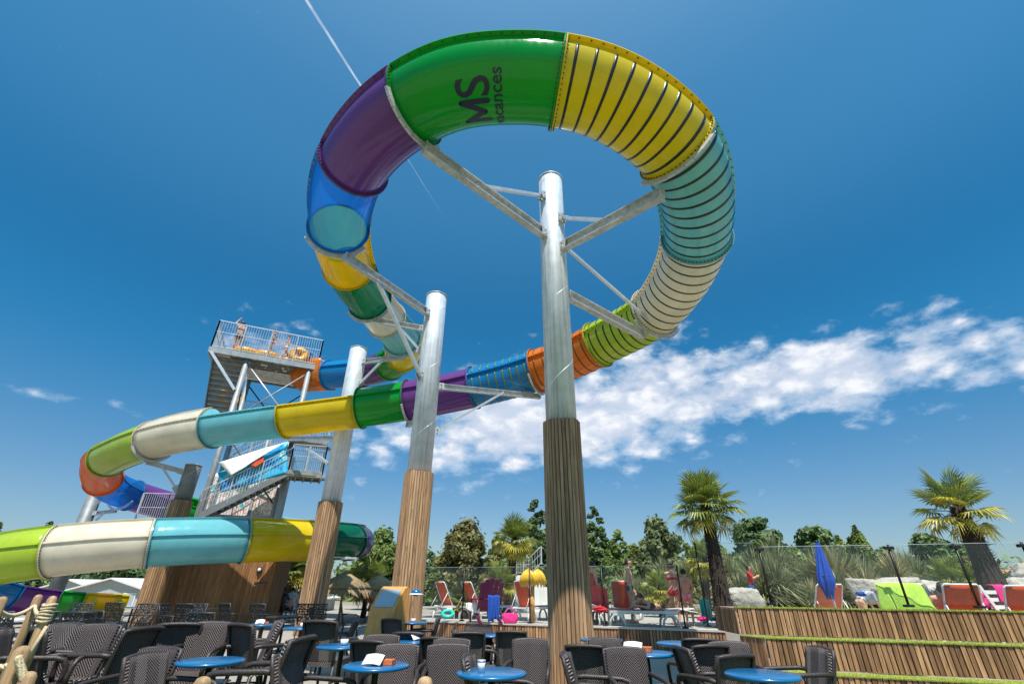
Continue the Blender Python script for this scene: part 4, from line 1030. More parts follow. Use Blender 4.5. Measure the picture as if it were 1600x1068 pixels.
# straw parasols and a pale lamp pole behind the poles
def straw(px, py, Y, label, r=1.15):
    q = U(px, py, Y=Y); t = thing('straw_parasol', label, 'parasol', (q.x, Y, 0), 0, 'straw parasols'); zt = q.z
    part('pole', MB().cyl((0, 0, 0), (0, 0, zt), .05, n=10), M['post'], t)
    random.seed(px); mb = MB()
    for k in range(2600):
        a = random.uniform(0, 2*pi); f = sqrt(random.random()); l = random.uniform(.25, .45)
        rr = f*r; z = zt-.05-rr*.52+random.uniform(-.02, .03); o = Vector((cos(a), sin(a), 0)); sd = Vector((-sin(a), cos(a), 0))*random.uniform(.008, .018)
        p0 = o*rr+Vector((0, 0, z)); p1 = o*(rr+l*.8)+Vector((0, 0, z-l*(.5+.5*f)+random.uniform(-.05, .04)))
        mb.add([p0-sd, p0+sd, p1+sd*.6, p1-sd*.6], [(0, 1, 2, 3)])
    part('thatch', mb, M['thatch'], t, stuff=True)
    part('canopy', MB().lathe([(r*1.08, zt-.1-r*.52), (.02, zt-.04)], 20), M['thatch'], t)
straw(541, 890, 22.5, 'shaggy straw parasol between the two right hand wooden poles, nearest the pole by the flume')
straw(594, 895, 24.5, 'smaller straw parasol tucked behind the sunlit wooden pole')
q = U(517, 870, Y=20); lp = thing('lamp_post', 'slim white lamp post right of the wood clad pole by the flume', 'lamp', (q.x, 20, 0))
part('post', MB().cyl((0, 0, 0), (0, 0, q.z), .06, .05), M['whitep'], lp); part('arm', MB().bar((0, 0, q.z), (.75, 0, q.z), .06, .05), M['galvd'], lp); part('lamp_head', MB().box((.75, 0, q.z-.03), (.6, .22, .07)), M['galvd'], lp)

# adirondack chairs
def adir(name, loc, rz, m, label):
    t = thing(name, label, 'chair', loc, rz)
    for i in range(5):
        x = -.24+.12*i; h = [.93, 1.0, 1.03, 1.0, .93][i]
        mb = MB().bar((x, .2, .3), (x*1.06, .2+.36, h), .116, .022, up=(0, -1, 0)); part('back_slat', mb, M[m], t)
    for k in range(5): part('seat_slat', MB().box((0, -.3+.11*k, .36-.02*k), (.54, .1, .022)), M[m], t)
    for s in (-1, 1):
        part('armrest', MB().bar((s*.34, -.36, .56), (s*.34, .36, .55), .12, .025), M[m], t)
        part('leg', MB().bar((s*.31, -.33, 0), (s*.31, -.31, .55), .03, .1), M[m], t)
        part('leg', MB().bar((s*.27, -.33, .36), (s*.27, .55, .0), .03, .1), M[m], t)
    part('back_rail', MB().box((0, .36, .58), (.62, .03, .08)), M[m], t)
    return t
q = U(758, 973, z=DZ); adir('slatted_lounge_chair', q, R(200), 'purpl', 'tall plum coloured slatted lounge chair with its back to the glass').scale = (1.15,)*3
q = U(425, 964, z=0.0); adir('slatted_lounge_chair', (U(425, 925, z=.95).x, U(425, 925, z=.95).y, 0), R(60), 'teal', 'teal slatted lounge chair right of the plank hut')
q = U(1073/1.155, 0, Y=1) if False else None
q = U(937, 972, z=DZ); adir('slatted_lounge_chair', q, R(170), 'red', 'dark red slatted chair just right of the tallest pole') 

# sun loungers
def lounger(loc, rz, label, up=62, fab='ofab', group='sun loungers on the pool terrace'):
    """front (foot end) at -Y, backrest hinges at y = .35 and leans back towards +Y"""
    t = thing('sun_lounger', label, 'lounger', loc, rz, group); hh = .36
    mb = MB()
    for s in (-1, 1): mb.bar((s*.32, -1.2, hh), (s*.32, .65, hh), .05, .07)
    for k in range(12): mb.box((0, -1.15+.16*k, hh), (.62, .1, .03))
    part('frame', mb, M['wplast'], t)
    for s in (-1, 1):
        for y in (-1.0, .45):
            pts = [(s*.32, y-.22, 0), (s*.33, y-.19, .16), (s*.33, y-.08, .29), (s*.33, y+.08, .29), (s*.33, y+.19, .16), (s*.32, y+.22, 0)]
            part('leg', MB().tube(pts, .035, 7), M['wplast'], t)
    part('seat_fabric', MB().grid(lambda u, v: Vector(((u-.5)*.58, -1.18+1.5*v, hh+.05-.02*sin(pi*u))), 6, 6, .006), M[fab], t)
    a = R(up); L = .78
    bk = lambda u, v: Vector(((u-.5)*(.62-.05*v), .32+v*L*cos(a)+.035*sin(pi*u)*sin(a), hh+.05+v*L*sin(a)-.035*sin(pi*u)*cos(a)+.012*cos(pi*2*(u-.5))*(v > .95)))
    part('back_fabric', MB().grid(bk, 8, 8, .006), M[fab], t)
    part('back_frame', MB().tube([bk(0, 0), bk(0, .97), bk(.05, 1.02), bk(.95, 1.02), bk(1, .97), bk(1, 0)], .018, 7), M['wplast'], t)
    for s in (0, 1): part('strut', MB().tube([bk(s, .55), (bk(s, 0).x, .32+L*cos(a)+.1, hh)], .012, 6), M['wplast'], t)
    return t
def lk(px, py, deg, label, **k):
    q = U(px, py, z=DZ); return lounger(q-rotz(R(deg)) @ Vector((0, .5, 0))+Vector((0, .12, 0)), R(deg), label, **k)
lk(690, 966, 130, 'orange sun lounger half hidden by the sunlit pole')
lk(732, 967, 132, 'orange sun lounger with a towel heaped on it, left of the plum chair')
lk(818, 970, 140, 'orange sun lounger left of the tallest pole below the banana sculpture', up=66)
lk(976, 972, 157, 'raised orange sun lounger right of the tallest pole, beside the lying man', up=70)
lk(925, 976, 150, 'flat white lounger heaped with red clothes, right behind the tallest pole', up=10, fab='wplast')
ML = lk(1052, 979, 262, 'flat white framed sun lounger the man lies on', up=4)
lounger(Vector((U(1273, 925, Y=12.8).x, 12.8, DZ)), R(176), 'pale orange sun lounger behind the stepped terrace, left of the closed blue parasol', up=56, fab='ofabp')
lounger(Vector((U(1386, 915, Y=10.9).x, 10.95, .42)), R(176), 'sun lounger hidden beneath a lime green towel', up=60)
lounger(Vector((U(1480, 920, Y=10.9).x, 10.9, .42)), R(158), 'orange lounger with a person sunbathing, behind the tall glass', up=60)
lounger(Vector((U(1568, 920, Y=10.6).x, 10.6, .4)), R(160), 'rightmost orange lounger below the leaning palm', up=60)
for x, yy, z, rz, lb in ((1238, 12.9, DZ, 100, 'white lounger frame seen over the terrace near the boy in red'), (1330, 13.5, DZ, 95, 'white lounger frame beside the bending child')):
    lounger(Vector((U(x, 940, Y=yy).x, yy, z)), R(rz), lb, up=8, fab='wplast')
# lime towel over a lounger back
q = U(1388, 911, Y=10.12)
def tow(u, v):
    x = (u-.5)*(.82+.22*v)
    if v < .12: y, z = -.05+.1*(1-v/.12), -.01
    else: y, z = -.06-.18*(v-.12), -(v-.12)*.66
    return Vector((q.x+x+.02*sin(v*7), q.y-.15+y+.03*sin(u*17+v*2)*v, q.z+.02+z+.02*sin(u*9)*v-.03*abs(u-.5)))
tag(part('beach_towel', MB().grid(tow, 26, 12, .008), M['limet'], None), 'lime green towel draped over a lounger back', 'towel')
# closed blue parasol
b0, b1 = U(1298, 945, Y=11.6), U(1276, 846, Y=11.6)
pa = thing('closed_parasol', 'closed blue parasol leaning above the stepped terrace', 'parasol', (b0.x, b0.y, DZ))
part('pole', MB().cyl(Vector((b0.x+.1, b0.y, DZ)), b1, .022, n=8), M['whitep'], pa, world=True)
c0, c1 = b1, U(1297, 932, Y=11.6)
def fold(u, v):
    p = c0.lerp(c1, v); a = 2*pi*u; r = .025+.125*min(1, v/.75)**.8*(1-.75*max(0, v-.72)/.28)
    r *= 1+.28*cos(a*8+v*5)
    return p+Vector((cos(a)*r, sin(a)*r, .05*cos(a*4) if v > .98 else 0))
part('cloth', MB().grid(fold, 64, 16), M['bfab'], pa, world=True); part('strap', MB().tube([fold(k/20, .62)+Vector((0, 0, 0)) for k in range(20)], .012, 5, closed=True), M['bfab'], pa, world=True)
part('finial', MB().ball(b1, .035), M['wire'], pa, world=True)
# towels, bags, floats lying about
def heap(px, py, Y, s, m, label, cat='towel', nm='towel', sc=(1, .7, .45), seed=1, amp=.6):
    q = U(px, py, Y=Y)
    def fn(u, v):
        th = pi*v; ph = 2*pi*u; p = Vector((cos(ph)*sin(th), sin(ph)*sin(th), cos(th)))
        k = 1+amp*mnoise.noise(p*1.7+Vector((seed, 0, 0)))+amp*.5*mnoise.noise(p*4+Vector((0, seed, 0))); return Vector((p.x*sc[0], p.y*sc[1], p.z*sc[2]))*s*k
    o = part(nm, MB().grid(fn, 22, 14), M[m], None, loc=q); return tag(o, label, cat)
def drape(px, py, Y, w, h, m, label, cat='towel', nm='towel', over=.14, rz=0., seed=1):
    """cloth hung over an edge, with folds growing towards its free hem"""
    q = U(px, py, Y=Y); rm = rotz(R(rz))
    def fn(u, v):
        x = (u-.5)*w*(1-.12*v+.05*sin(seed+u*5)); s = v*(h+over)
        y, z = (over*.5-s, 0) if s < over else (-over*.5-.05*(s-over), -(s-over))
        k = max(0, s-over)/h
        y += k*.035*sin(u*19+seed*2+v*3)+k*.02*sin(u*37+seed); z += -.05*k*sin(u*4+seed)+.01*sin(u*11)
        return q+rm @ Vector((x, y, z+.004))
    return tag(part(nm, MB().grid(fn, 34, 16, .007), M[m], None), label, cat)
drape(772, 930, 15.25, .34, .62, 'bluet', 'blue towel hanging behind the plum chair', seed=2)
drape(743, 942, 15.95, .55, .2, 'wplast', 'white towel hanging over the side of the second orange lounger', seed=5, over=.3, rz=-25)
q = U(797, 973, Y=14.85); pb = thing('beach_bag', 'bright pink bag on the terrace edge', 'bag', q)
def bagf(u, v):
    a = 2*pi*u; e = abs(cos(a))**.6*(1 if cos(a) > 0 else -1), abs(sin(a))**.6*(1 if sin(a) > 0 else -1); k = .8+.25*sin(v*pi*.8)+.03*sin(a*5+v*9)
    return Vector((e[0]*.21*k, e[1]*.11*k*(1-.3*v), .24*v+.012*sin(a*3)*v))
part('pouch', MB().grid(bagf, 36, 10, .006), M['pinkf'], pb)
for s in (-1, 1): part('handle', MB().tube([Vector((.12*cos(k*pi/8), s*.07, .23+.13*sin(k*pi/8))) for k in range(9)], .011, 6), M['pinkf'], pb)
q = U(699, 966, Y=15.2); sf = thing('swim_float', 'turquoise swim float under the leftmost loungers', 'float', q)
part('tube', MB().tube([Vector((.15*cos(k*pi/12), .11*sin(k*pi/12), .07*sin(k*pi/12)+.12)) for k in range(24)], .05, 9, closed=True), M['teal'], sf); part('valve', MB().cyl((.16, -.04, .12), (.2, -.06, .13), .012, n=6), M['wplast'], sf)
heap(1517, 937, 10.6, .26, 'pinkf', 'pink cushion between the two right hand orange loungers', 'cushion', 'cushion', seed=9, sc=(1.2, .7, .75))
drape(1556, 914, 10.75, .3, .35, 'pinkf', 'pink towel hung on the rightmost lounger', seed=11)
heap(938, 951, 14.9, .17, 'red', 'heap of red and white clothes left of the raised orange lounger', 'clothes', 'clothes', seed=13)
heap(1097, 966, 15, .14, 'pinkf', 'pink patterned bag on the paving right of the girl', 'bag', 'beach_bag', seed=15)
drape(1098, 936, 16, .3, .6, 'teal', 'mint towel hanging right of the girl', seed=8)
heap(1115, 966, 15, .1, 'btab', 'blue and white cup bag beside the palm trunk', 'bag', 'beach_bag', seed=18)
heap(1345, 927, 12.4, .1, 'bluet', 'light blue folded shirt by the bending child', 'shirt', 'folded_shirt', seed=20)
# banana sculpture
q = U(832, 975, Y=16.2); bt = U(832, 912, Y=16.2)
bs = thing('banana_sculpture', 'yellow banana bunch on a pale post beside the tallest pole', 'sculpture', (q.x, 16.2, DZ))
part('post', MB().cyl((q.x, 16.2, DZ), bt, .07, .06), M['ply'], bs, world=True)
for k, (cx, n) in enumerate(((-.14, 6), (.16, 5))):
    for i in range(n):
        a = (i-(n-1)/2)/n*2.2; s = bt+Vector((cx, 0, .42))
        pts = [s+Vector((sin(a)*.26*sin(f*pi*.62), -.12*sin(f*pi)-.02*i, -.5*f)) for f in [j/6 for j in range(7)]]
        part('banana', MB().tube(pts, [.02, .06, .075, .078, .07, .05, .015], 8), M['ylw'], bs, world=True)
# white pool slide tower behind
q = U(835, 960, Y=24); ws = thing('pool_stair_tower', 'small white stair tower of the far pool, behind the banana sculpture', 'tower', (q.x, 24, DZ))
x0 = U(800, 900, Y=24).x; x1 = U(850, 900, Y=24).x; zt = U(825, 898, Y=24).z
part('wall', MB().box(((x0+x1)/2, 24.6, (DZ+zt)/2), (x1-x0, 1.2, zt-DZ)), M['whitep'], ws, world=True)
part('slide_side', MB().add([(x0+.8, 23.9, DZ), (x1+1.4, 23.9, DZ), (x1+1.2, 23.9, zt-.9), (x0+.8, 23.9, zt-.2)]+[(x0+.8, 23.99, DZ), (x1+1.4, 23.99, DZ), (x1+1.2, 23.99, zt-.9), (x0+.8, 23.99, zt-.2)], [(0, 1, 2, 3), (7, 6, 5, 4), (0, 4, 5, 1), (1, 5, 6, 2), (2, 6, 7, 3), (3, 7, 4, 0)]), M['whitep'], ws, world=True)
railing((x0+.2, 24.0, zt), (x1-.6, 24.0, zt), .75, 9, ws, 3); railing((x1-.6, 24.0, zt), (x1-.1, 24.0, zt+.45), .8, 4, ws, 2)
# glass wind screens
def glassrun(label, pts, h, post_r=.022, clamp=True, last=True):
    t = thing('glass_screen', label, 'screen', pts[0])
    for a, b in zip(pts, pts[1:]):
        d = (b-a).normalized(); p0 = a+d*.05; p1 = b-d*.05; n = Vector((-d.y, d.x, 0))*.006
        vs = [p0-n, p1-n, p1-n+Vector((0, 0, h-.02)), p0-n+Vector((0, 0, h-.02))]; vs += [v+n*2 for v in vs]
        part('glass_pane', MB().add([v+Vector((0, 0, .05)) for v in vs], [(0, 1, 2, 3), (7, 6, 5, 4), (0, 4, 5, 1), (1, 5, 6, 2), (2, 6, 7, 3), (3, 7, 4, 0)]), M['glass'], t, world=True)
        part('top_edge', MB().bar(p0+Vector((0, 0, h+.036)), p1+Vector((0, 0, h+.036)), .016, .008), M['rail'], t, world=True)
    for p in (pts if last else pts[:-1]):
        mb = MB().cyl(p, p+Vector((0, 0, h+.04)), post_r, n=10); mb.box(p+Vector((0, 0, .02)), (.14, .1, .04)); part('screen_post', mb, M['wire'], t, world=True)
        if clamp: part('clamp', MB().box(p+Vector((0, 0, h-.02)), (.16, .07, .05)), M['wire'], t, world=True)
gp = [DK(a, .12) for a in (-5.6, -3.0, -1.15, .92)]
glassrun('low clear glass wind screen along the lounger terrace edge', [DK(a, .12, DZ+.025) for a in (-5.7, -3.55, -1.35, .85, 2.95)], 1.45, clamp=False)
g0 = U(1107, 979, z=DZ+.025); h0 = U(1087, 850, Y=g0.y).z-g0.z
gx = U(1190, 900, Y=g0.y-.25); glassrun('tall clear glass pane between two leaning dark posts at the terrace corner', [g0, Vector((gx.x, gx.y, DZ+.025))], h0, clamp=False, last=False)
tp = []
for px in (1206, 1420, 1530, 1642):
    f = (px-1206)/436; Y = 10.2-1.4*f; tp.append(Vector((U(px, 946, Y=Y).x, Y, 1.13)))
glassrun('tall clear glass wind screen on top of the stepped terrace', tp, .99)
# boulders
def boulder(px, py, Y, s, label, seed, sc=(1, .8, .75)):
    q = U(px, py, Y=Y); rn = random.Random(seed); PL = [(Vector((rn.gauss(0, 1), rn.gauss(0, 1), rn.gauss(0, 1))).normalized(), rn.uniform(.72, 1.05)) for _ in range(16)]+[(Vector((rn.uniform(-.2, .2), -.1, 1)).normalized(), .7)]
    def fn(u, v):
        th = pi*v; ph = 2*pi*u; p = Vector((cos(ph)*sin(th), sin(ph)*sin(th), cos(th)))
        k = 1.35
        for n_, d_ in PL: 
            c_ = p.dot(n_)
            if c_ > .05: k = min(k, d_/c_)
        k *= 1+.07*mnoise.noise(p*3.4+Vector((0, seed, 0)))+.04*mnoise.noise(p*8+Vector((seed, 0, 0)))
        return Vector((p.x*sc[0], p.y*sc[1], p.z*sc[2]))*s*k
    tag(part('boulder', MB().grid(fn, 44, 26), M['rock'], None, loc=q), label, 'rock', 'pale boulders round the pool')
for a in ((1158, 936, 17, .6, 'pale boulder right of the palm with the dark trunk', 1), (1362, 922, 15.5, .55, 'pale boulder left above the lime towel', 2), (1408, 924, 15.5, .68, 'big pale boulder directly behind the lime towel', 3), (1460, 926, 15.8, .62, 'pale boulder right of the lime towel behind the sunbather', 4),
          (1495, 934, 15, .42, 'low pale boulder left of the leaning palm trunk', 5), (1600, 920, 14, .5, 'pale boulder at the right edge above the white chair', 6), (1612, 896, 16, .55, 'upper pale boulder cut by the right edge', 7)):
    boulder(*a)
q = U(1588, 930, Y=11.2); lc = thing('white_frame_chair', 'white slatted frame chair at the right edge', 'chair', (q.x, 11.2, DZ))
for s in (0, .5):
    part('leg', MB().bar((s-.3, 0, 0), (s-.62, .1, 1.05), .04, .05), M['wplast'], lc); part('leg', MB().bar((s-.6, 0, 0), (s-.3, .1, .5), .04, .05), M['wplast'], lc)
for k in range(4): part('slat', MB().box((-.2-.05*k, .1, .5+.14*k), (.6, .02, .07)), M['wplast'], lc)
# far buildings
def cabin(px, py, Y, w, h, label, nm='mobile_home', roof='roofw', wallm='sidg', dp=4.):
    q = U(px, py, Y=Y); zt = q.z; zw = zt-h*.32; t = thing(nm, label, 'building', (q.x, Y, 0))
    part('wall', MB().box((0, dp/2, zw/2), (w, dp, zw)), M[wallm], t)
    hw = w/2+.25
    part('gable', MB().add([(-w/2, -.004, zw), (w/2, -.004, zw), (0, -.004, zt-.08), (-w/2, .05, zw), (w/2, .05, zw), (0, .05, zt-.08)], [(0, 1, 2), (5, 4, 3), (0, 3, 4, 1), (1, 4, 5, 2), (2, 5, 3, 0)]), M[wallm], t)
    for s in (-1, 1): part('roof', MB().bar((s*hw, dp/2-.1, zw-.1), (0, dp/2-.1, zt), dp+.4, .09), M[roof], t)
    for x in (-w*.28, w*.2):
        f = part('window', MB().box((x, -.03, zw*.62), (.9, .06, .8)), M['whitep'], t); part('pane', MB().box((x, -.065, zw*.62), (.76, .012, .66)), M['screen'], f)
cabin(178, 903, 36, 7.5, 3.0, 'white roofed grey mobile home behind the pool flume, left of the hut')
cabin(112, 905, 40, 7., 3.0, 'white roofed mobile home further left behind the flume')
cabin(432, 905, 32, 5, 3., 'white roofed cabin glimpsed right of the plank hut')
cabin(1590, 886, 60, 9, 4., 'far house with a pink tiled roof at the right edge', 'house', 'tile', 'whitep')
cabin(900, 912, 60, 8, 3., 'distant low pale cabin behind the tallest pole')
# ------------------------------------------------------------------ people
def person(label, loc, rz, Hh, skin, pose=None, wear=(), hair='hair', fem=False, group=None, long_hair=False, vox=.014, held=None):
    """one continuous body from tapered limb volumes; faces -Y before rotation"""
    J = dict(pel=(0, 0, .53), wai=(0, .0, .62), che=(0, .0, .74), nec=(0, .008, .84), hea=(0, -.008, .93),
             sl=(.1, .005, .815), sr=(-.1, .005, .815), el=(.125, .02, .64), er=(-.125, .02, .64), wl=(.135, -.03, .49), wr=(-.135, -.03, .49),
             hl=(.05, 0, .51), hr=(-.05, 0, .51), kl=(.055, -.01, .285), kr=(-.055, -.01, .285), al=(.055, .015, .045), ar=(-.055, .015, .045))
    tl = {'tl': None, 'tr': None}
    for k, v in (pose or {}).items():
        if k in tl: tl[k] = Vector(v)*Hh
        else: J[k] = v
    J = {k: Vector(v)*Hh for k, v in J.items()}
    face = Vector((pose or {}).get('face', (0, -1, 0))).normalized()
    upv = (J['hea']-J['nec']).normalized(); face = (face-upv*face.dot(upv)).normalized(); sdv = face.cross(upv)
    mb = MB()
    def cap(a, b, ra, rb, n=10):
        a, b = Vector(a), Vector(b); mb.tube([a, a.lerp(b, .33), a.lerp(b, .66), b], [ra*Hh, (ra*.72+rb*.28)*Hh if ra > rb else (ra*.5+rb*.5)*Hh, (ra*.35+rb*.65)*Hh, rb*Hh], n); mb.ball(a, ra*Hh, 10, 7); mb.ball(b, rb*Hh, 10, 7)
    w = .88 if fem else 1.
    fw = Vector((0, 0, 0))
    for s in (-1, 1):   # torso from paired volumes so that it is wider than deep
        sx = (J['sl']-J['sr']).normalized(); hx = (J['hl']-J['hr']).normalized()
        cap(J['pel']+hx*s*.04*Hh, J['wai']+hx*s*.03*Hh, .062 if fem else .056, .05*w); cap(J['wai']+sx*s*.03*Hh, J['che']+sx*s*.045*Hh, .05*w, .06*w)
        cap(J['che']+sx*s*.045*Hh, J['nec'].lerp(J['che'], .25)+sx*s*.055*Hh, .06*w, .036); cap(J['nec'].lerp(J['che'], .2), J['sl' if s > 0 else 'sr'], .032, .034*w)
        if fem: mb.ball(J['che']+sx*s*.04*Hh+Vector((0, -.035, -.005))*Hh, .036*Hh)
    cap(J['nec']-upv*.01*Hh, J['hea']-upv*.03*Hh, .032*w, .03*w)
    for s in 'lr':
        cap(J['s'+s], J['e'+s], .031*w, .024*w); cap(J['e'+s], J['w'+s], .025*w, .016*w)
        cap(J['h'+s], J['k'+s], .052, .032); cap(J['k'+s], J['a'+s], .033, .02)
        cp = J['k'+s].lerp(J['a'+s], .3); mb.ball(cp+Vector((0, .012*Hh, 0)), .036*Hh, sc=(.9, 1, 1.5))
        mb.ball(J['h'+s]+Vector((0, .035*Hh, -.005*Hh)), .05*Hh)
        toe = tl['t'+s] or (J['a'+s]+Vector((0, -.1*Hh, -.028*Hh))); cap(J['a'+s]-Vector((0, 0, .015*Hh)), toe, .024, .014); mb.ball(J['a'+s]+Vector((0, .02*Hh, -.022*Hh)), .022*Hh)
        fd = (J['w'+s]-J['e'+s]).normalized(); sd = fd.cross(Vector((1, 0, 0)) if abs(fd.x) < .8 else Vector((0, 1, 0))).normalized()
        pm = J['w'+s]+fd*.05*Hh; cap(J['w'+s], pm, .014, .018)
        nrm = fd.cross(sd)
        for i, ln in enumerate((.038, .046, .048, .043)):
            b0 = pm+sd*(i-1.5)*.0105*Hh; k1 = b0+fd*ln*.55*Hh+nrm*.004*Hh; mb.tube([b0, k1, k1+(fd*.8+nrm*.5)*ln*.5*Hh], [.0062*Hh, .0056*Hh, .0042*Hh], 6)
        b0 = J['w'+s]+fd*.015*Hh+sd*.016*Hh; mb.tube([b0, b0+(fd*.7+sd*.8)*.025*Hh, b0+(fd*1.+sd*.75)*.045*Hh], [.007*Hh, .0066*Hh, .005*Hh], 6)
    hc = J['hea']; rm = Matrix((sdv, -face, upv)).transposed(); HR = .056*Hh
    mb.ball(hc+upv*.012*Hh, HR, 16, 12, (.86, 1.0, 1.0), rm); mb.ball(hc+face*.012*Hh-upv*.028*Hh, HR*.72, 12, 9, (.82, .95, .95), rm)
    mb.tube([hc+face*.05*Hh+upv*.008*Hh, hc+face*.064*Hh-upv*.012*Hh], [.006*Hh, .0095*Hh], 6)
    for s in (-1, 1): mb.ball(hc+sdv*s*.05*Hh-upv*.006*Hh, .014*Hh, 8, 6, (.4, .8, 1.1), rm)
    me = mb.mesh('body'); ob = bpy.data.objects.new('tmp', me); COL.objects.link(ob)
    md = ob.modifiers.new('r', 'REMESH'); md.mode = 'VOXEL'; md.voxel_size = vox; md.use_smooth_shade = True
    sm = ob.modifiers.new('s', 'SMOOTH'); sm.factor = .5; sm.iterations = 2
    dg = bpy.context.evaluated_depsgraph_get(); me2 = bpy.data.meshes.new_from_object(ob.evaluated_get(dg)); bpy.data.objects.remove(ob)
    t = thing('person', label, 'person', loc, rz, group); body = part('body', me2, SK[skin], t)
    vs = [v.co.copy() for v in me2.vertices]; ns = [v.normal.copy() for v in me2.vertices]; pol = [tuple(p.vertices) for p in me2.polygons]; cen = [p.center.copy() for p in me2.polygons]
    def seg(p, a, b):
        d = b-a; f = max(0, min(1, (p-a).dot(d)/max(1e-9, d.length_squared))); return (p-a-d*f).length/Hh, f
    def bone(p):
        best = None
        for nm, a, b in (('torso', J['pel'], J['wai']), ('chest', J['wai'], J['che']), ('upper', J['che'], J['nec']), ('head', J['nec'], J['hea']+upv*.03*Hh),
                         ('thl', J['hl'], J['kl']), ('thr', J['hr'], J['kr']), ('shl', J['kl'], J['al']), ('shr', J['kr'], J['ar']), ('ual', J['sl'], J['el']), ('uar', J['sr'], J['er']), ('fal', J['el'], J['wl']), ('far', J['er'], J['wr'])):
            d, f = seg(p, a, b)
            rad = {'torso': .09, 'chest': .085, 'upper': .08, 'head': .06}.get(nm, .045)
            if best is None or d-rad < best[0]: best = (d-rad, nm, f)
        return best[1], best[2]
    bones = [bone(c) for c in cen] if wear else []
    def cover(nm, sel, off, m, lab=None):
        fs = [pol[i] for i in range(len(pol)) if sel(i)]
        if not fs: return
        ids = sorted({k for f in fs for k in f}); mp = {k: i for i, k in enumerate(ids)}
        g2 = MB().add([vs[k]+ns[k]*off for k in ids], [tuple(mp[k] for k in f) for f in fs], True)
        part(nm, g2, m, t, label=lab)
    for nm, m, lab in wear:
        def sel(i, nm=nm):
            b, f = bones[i]; c = cen[i]
            if nm == 'swim_shorts': return (b == 'torso' and f < .45) or (b[:2] == 'th' and f < .42)
            if nm == 'swim_briefs': return (b == 'torso' and f < .35) or (b[:2] == 'th' and f < .09)
            if nm == 'bikini_bottom': return (b == 'torso' and f < .2) or (b[:2] == 'th' and f < .1)
            if nm == 'bikini_top': return (b in ('chest', 'upper') and seg(c, J['che']-Vector((.3, 0, .012))*Hh, J['che']+Vector((.3, 0, -.012))*Hh)[0] < .1 and abs((c-J['che']).z/Hh+.008) < .02)
            if nm == 'shirt': return b in ('chest', 'upper') or (b == 'torso' and f > .2) or (b[:2] == 'ua' and f < .85)
            if nm == 'dress': return b in ('chest', 'torso') or (b == 'upper' and f < .6) or (b[:2] == 'th' and f < .55)
            if nm == 'tank_top': return b == 'chest' or (b == 'torso' and f > .3) or (b == 'upper' and f < .7)
        cover(nm, sel, .012 if nm in ('swim_shorts', 'shirt', 'dress') else .006, m, lab)
    def hs(i):
        p = cen[i]-(hc+upv*.012*Hh)
        if p.length > HR*1.35: return False
        z = p.dot(upv)/HR; y = p.dot(face)/HR
        return z > .42+.3*max(0, y) or (y < .05 and z > -.75) 
    cover('hair', hs, .016*Hh/1.7, M[hair])
    if long_hair:
        part('hair_tail', MB().tube([hc-face*.05*Hh+upv*.01*Hh, hc-face*.075*Hh-upv*.05*Hh, hc-face*.06*Hh-upv*.14*Hh], [.03*Hh, .028*Hh, .01*Hh], 8), M[hair], t)
    e = MB()
    for s in (-1, 1): e.ball(hc+face*.0515*Hh+sdv*s*.02*Hh+upv*.012*Hh, .0062*Hh, 8, 6)
    part('eyes', e, M['navy'], t)
    part('mouth', MB().tube([hc+face*.05*Hh-upv*.036*Hh+sdv*k*.012*Hh for k in (-1, 0, 1)], .003*Hh, 5), M['red'], t)
    return t
def at_deck(px, py): return U(px, py, z=DZ)
blk = M['sdark']
person('shirtless man in black trunks standing behind the raised orange lounger, looking right', at_deck(990, 973), R(75), 1.8, 'tan', dict(wl=(.13, -.05, .5), el=(.13, .03, .65)), (('swim_briefs', blk, None),))
person('woman in a red bikini striding on the terrace with her back to the camera', at_deck(1060, 976), R(150), 1.66, 'tan', dict(kl=(.075, -.085, .29), al=(.085, -.06, .05), kr=(-.05, .03, .285), ar=(-.06, .1, .055), er=(-.1, -.07, .67), wr=(-.06, -.14, .72), el=(.1, -.06, .67), wl=(.05, -.14, .7)), (('bikini_bottom', M['red'], None), ('bikini_top', M['red'], None)), 'hairb', True)
person('girl in a pink bikini bottom standing right of the striding woman, back to the camera', at_deck(1080, 977), R(165), 1.48, 'tan', dict(el=(.14, .02, .65), wl=(.13, -.02, .51), er=(-.14, .0, .66), wr=(-.1, -.08, .6)), (('bikini_bottom', M['pinkp'], None),), 'hair', True)
person('person in dark red standing just right of the tallest pole', at_deck(931, 972), R(120), 1.72, 'tan', {}, (('dress', M['red'], None),), 'hair', True)
person('boy in a red shirt and blue shorts beyond the terrace, left of the pale boulder', Vector((U(1178, 930, Y=19).x, 19, U(1178, 945, Y=19).z-.15)), R(60), 1.45, 'tan', dict(er=(-.13, -.08, .7), wr=(-.02, -.16, .74), el=(.12, -.08, .69), wl=(.03, -.16, .72)), (('shirt', M['red'], None), ('swim_shorts', M['btab'], None)))
person('small child in a light blue shirt bending over beside the lime towel', Vector((U(1342, 930, Y=13.2).x, 13.2, DZ+.1)), R(95), 1.15, 'tan', dict(wai=(0, -.06, .6), che=(0, -.17, .66), nec=(0, -.27, .68), hea=(0, -.36, .69), sl=(.1, -.25, .67), sr=(-.1, -.25, .67), el=(.12, -.28, .5), er=(-.12, -.28, .5), wl=(.1, -.33, .38), wr=(-.1, -.33, .38), face=(0, -.6, -1)), (('shirt', M['screen'], None),), 'hairb')
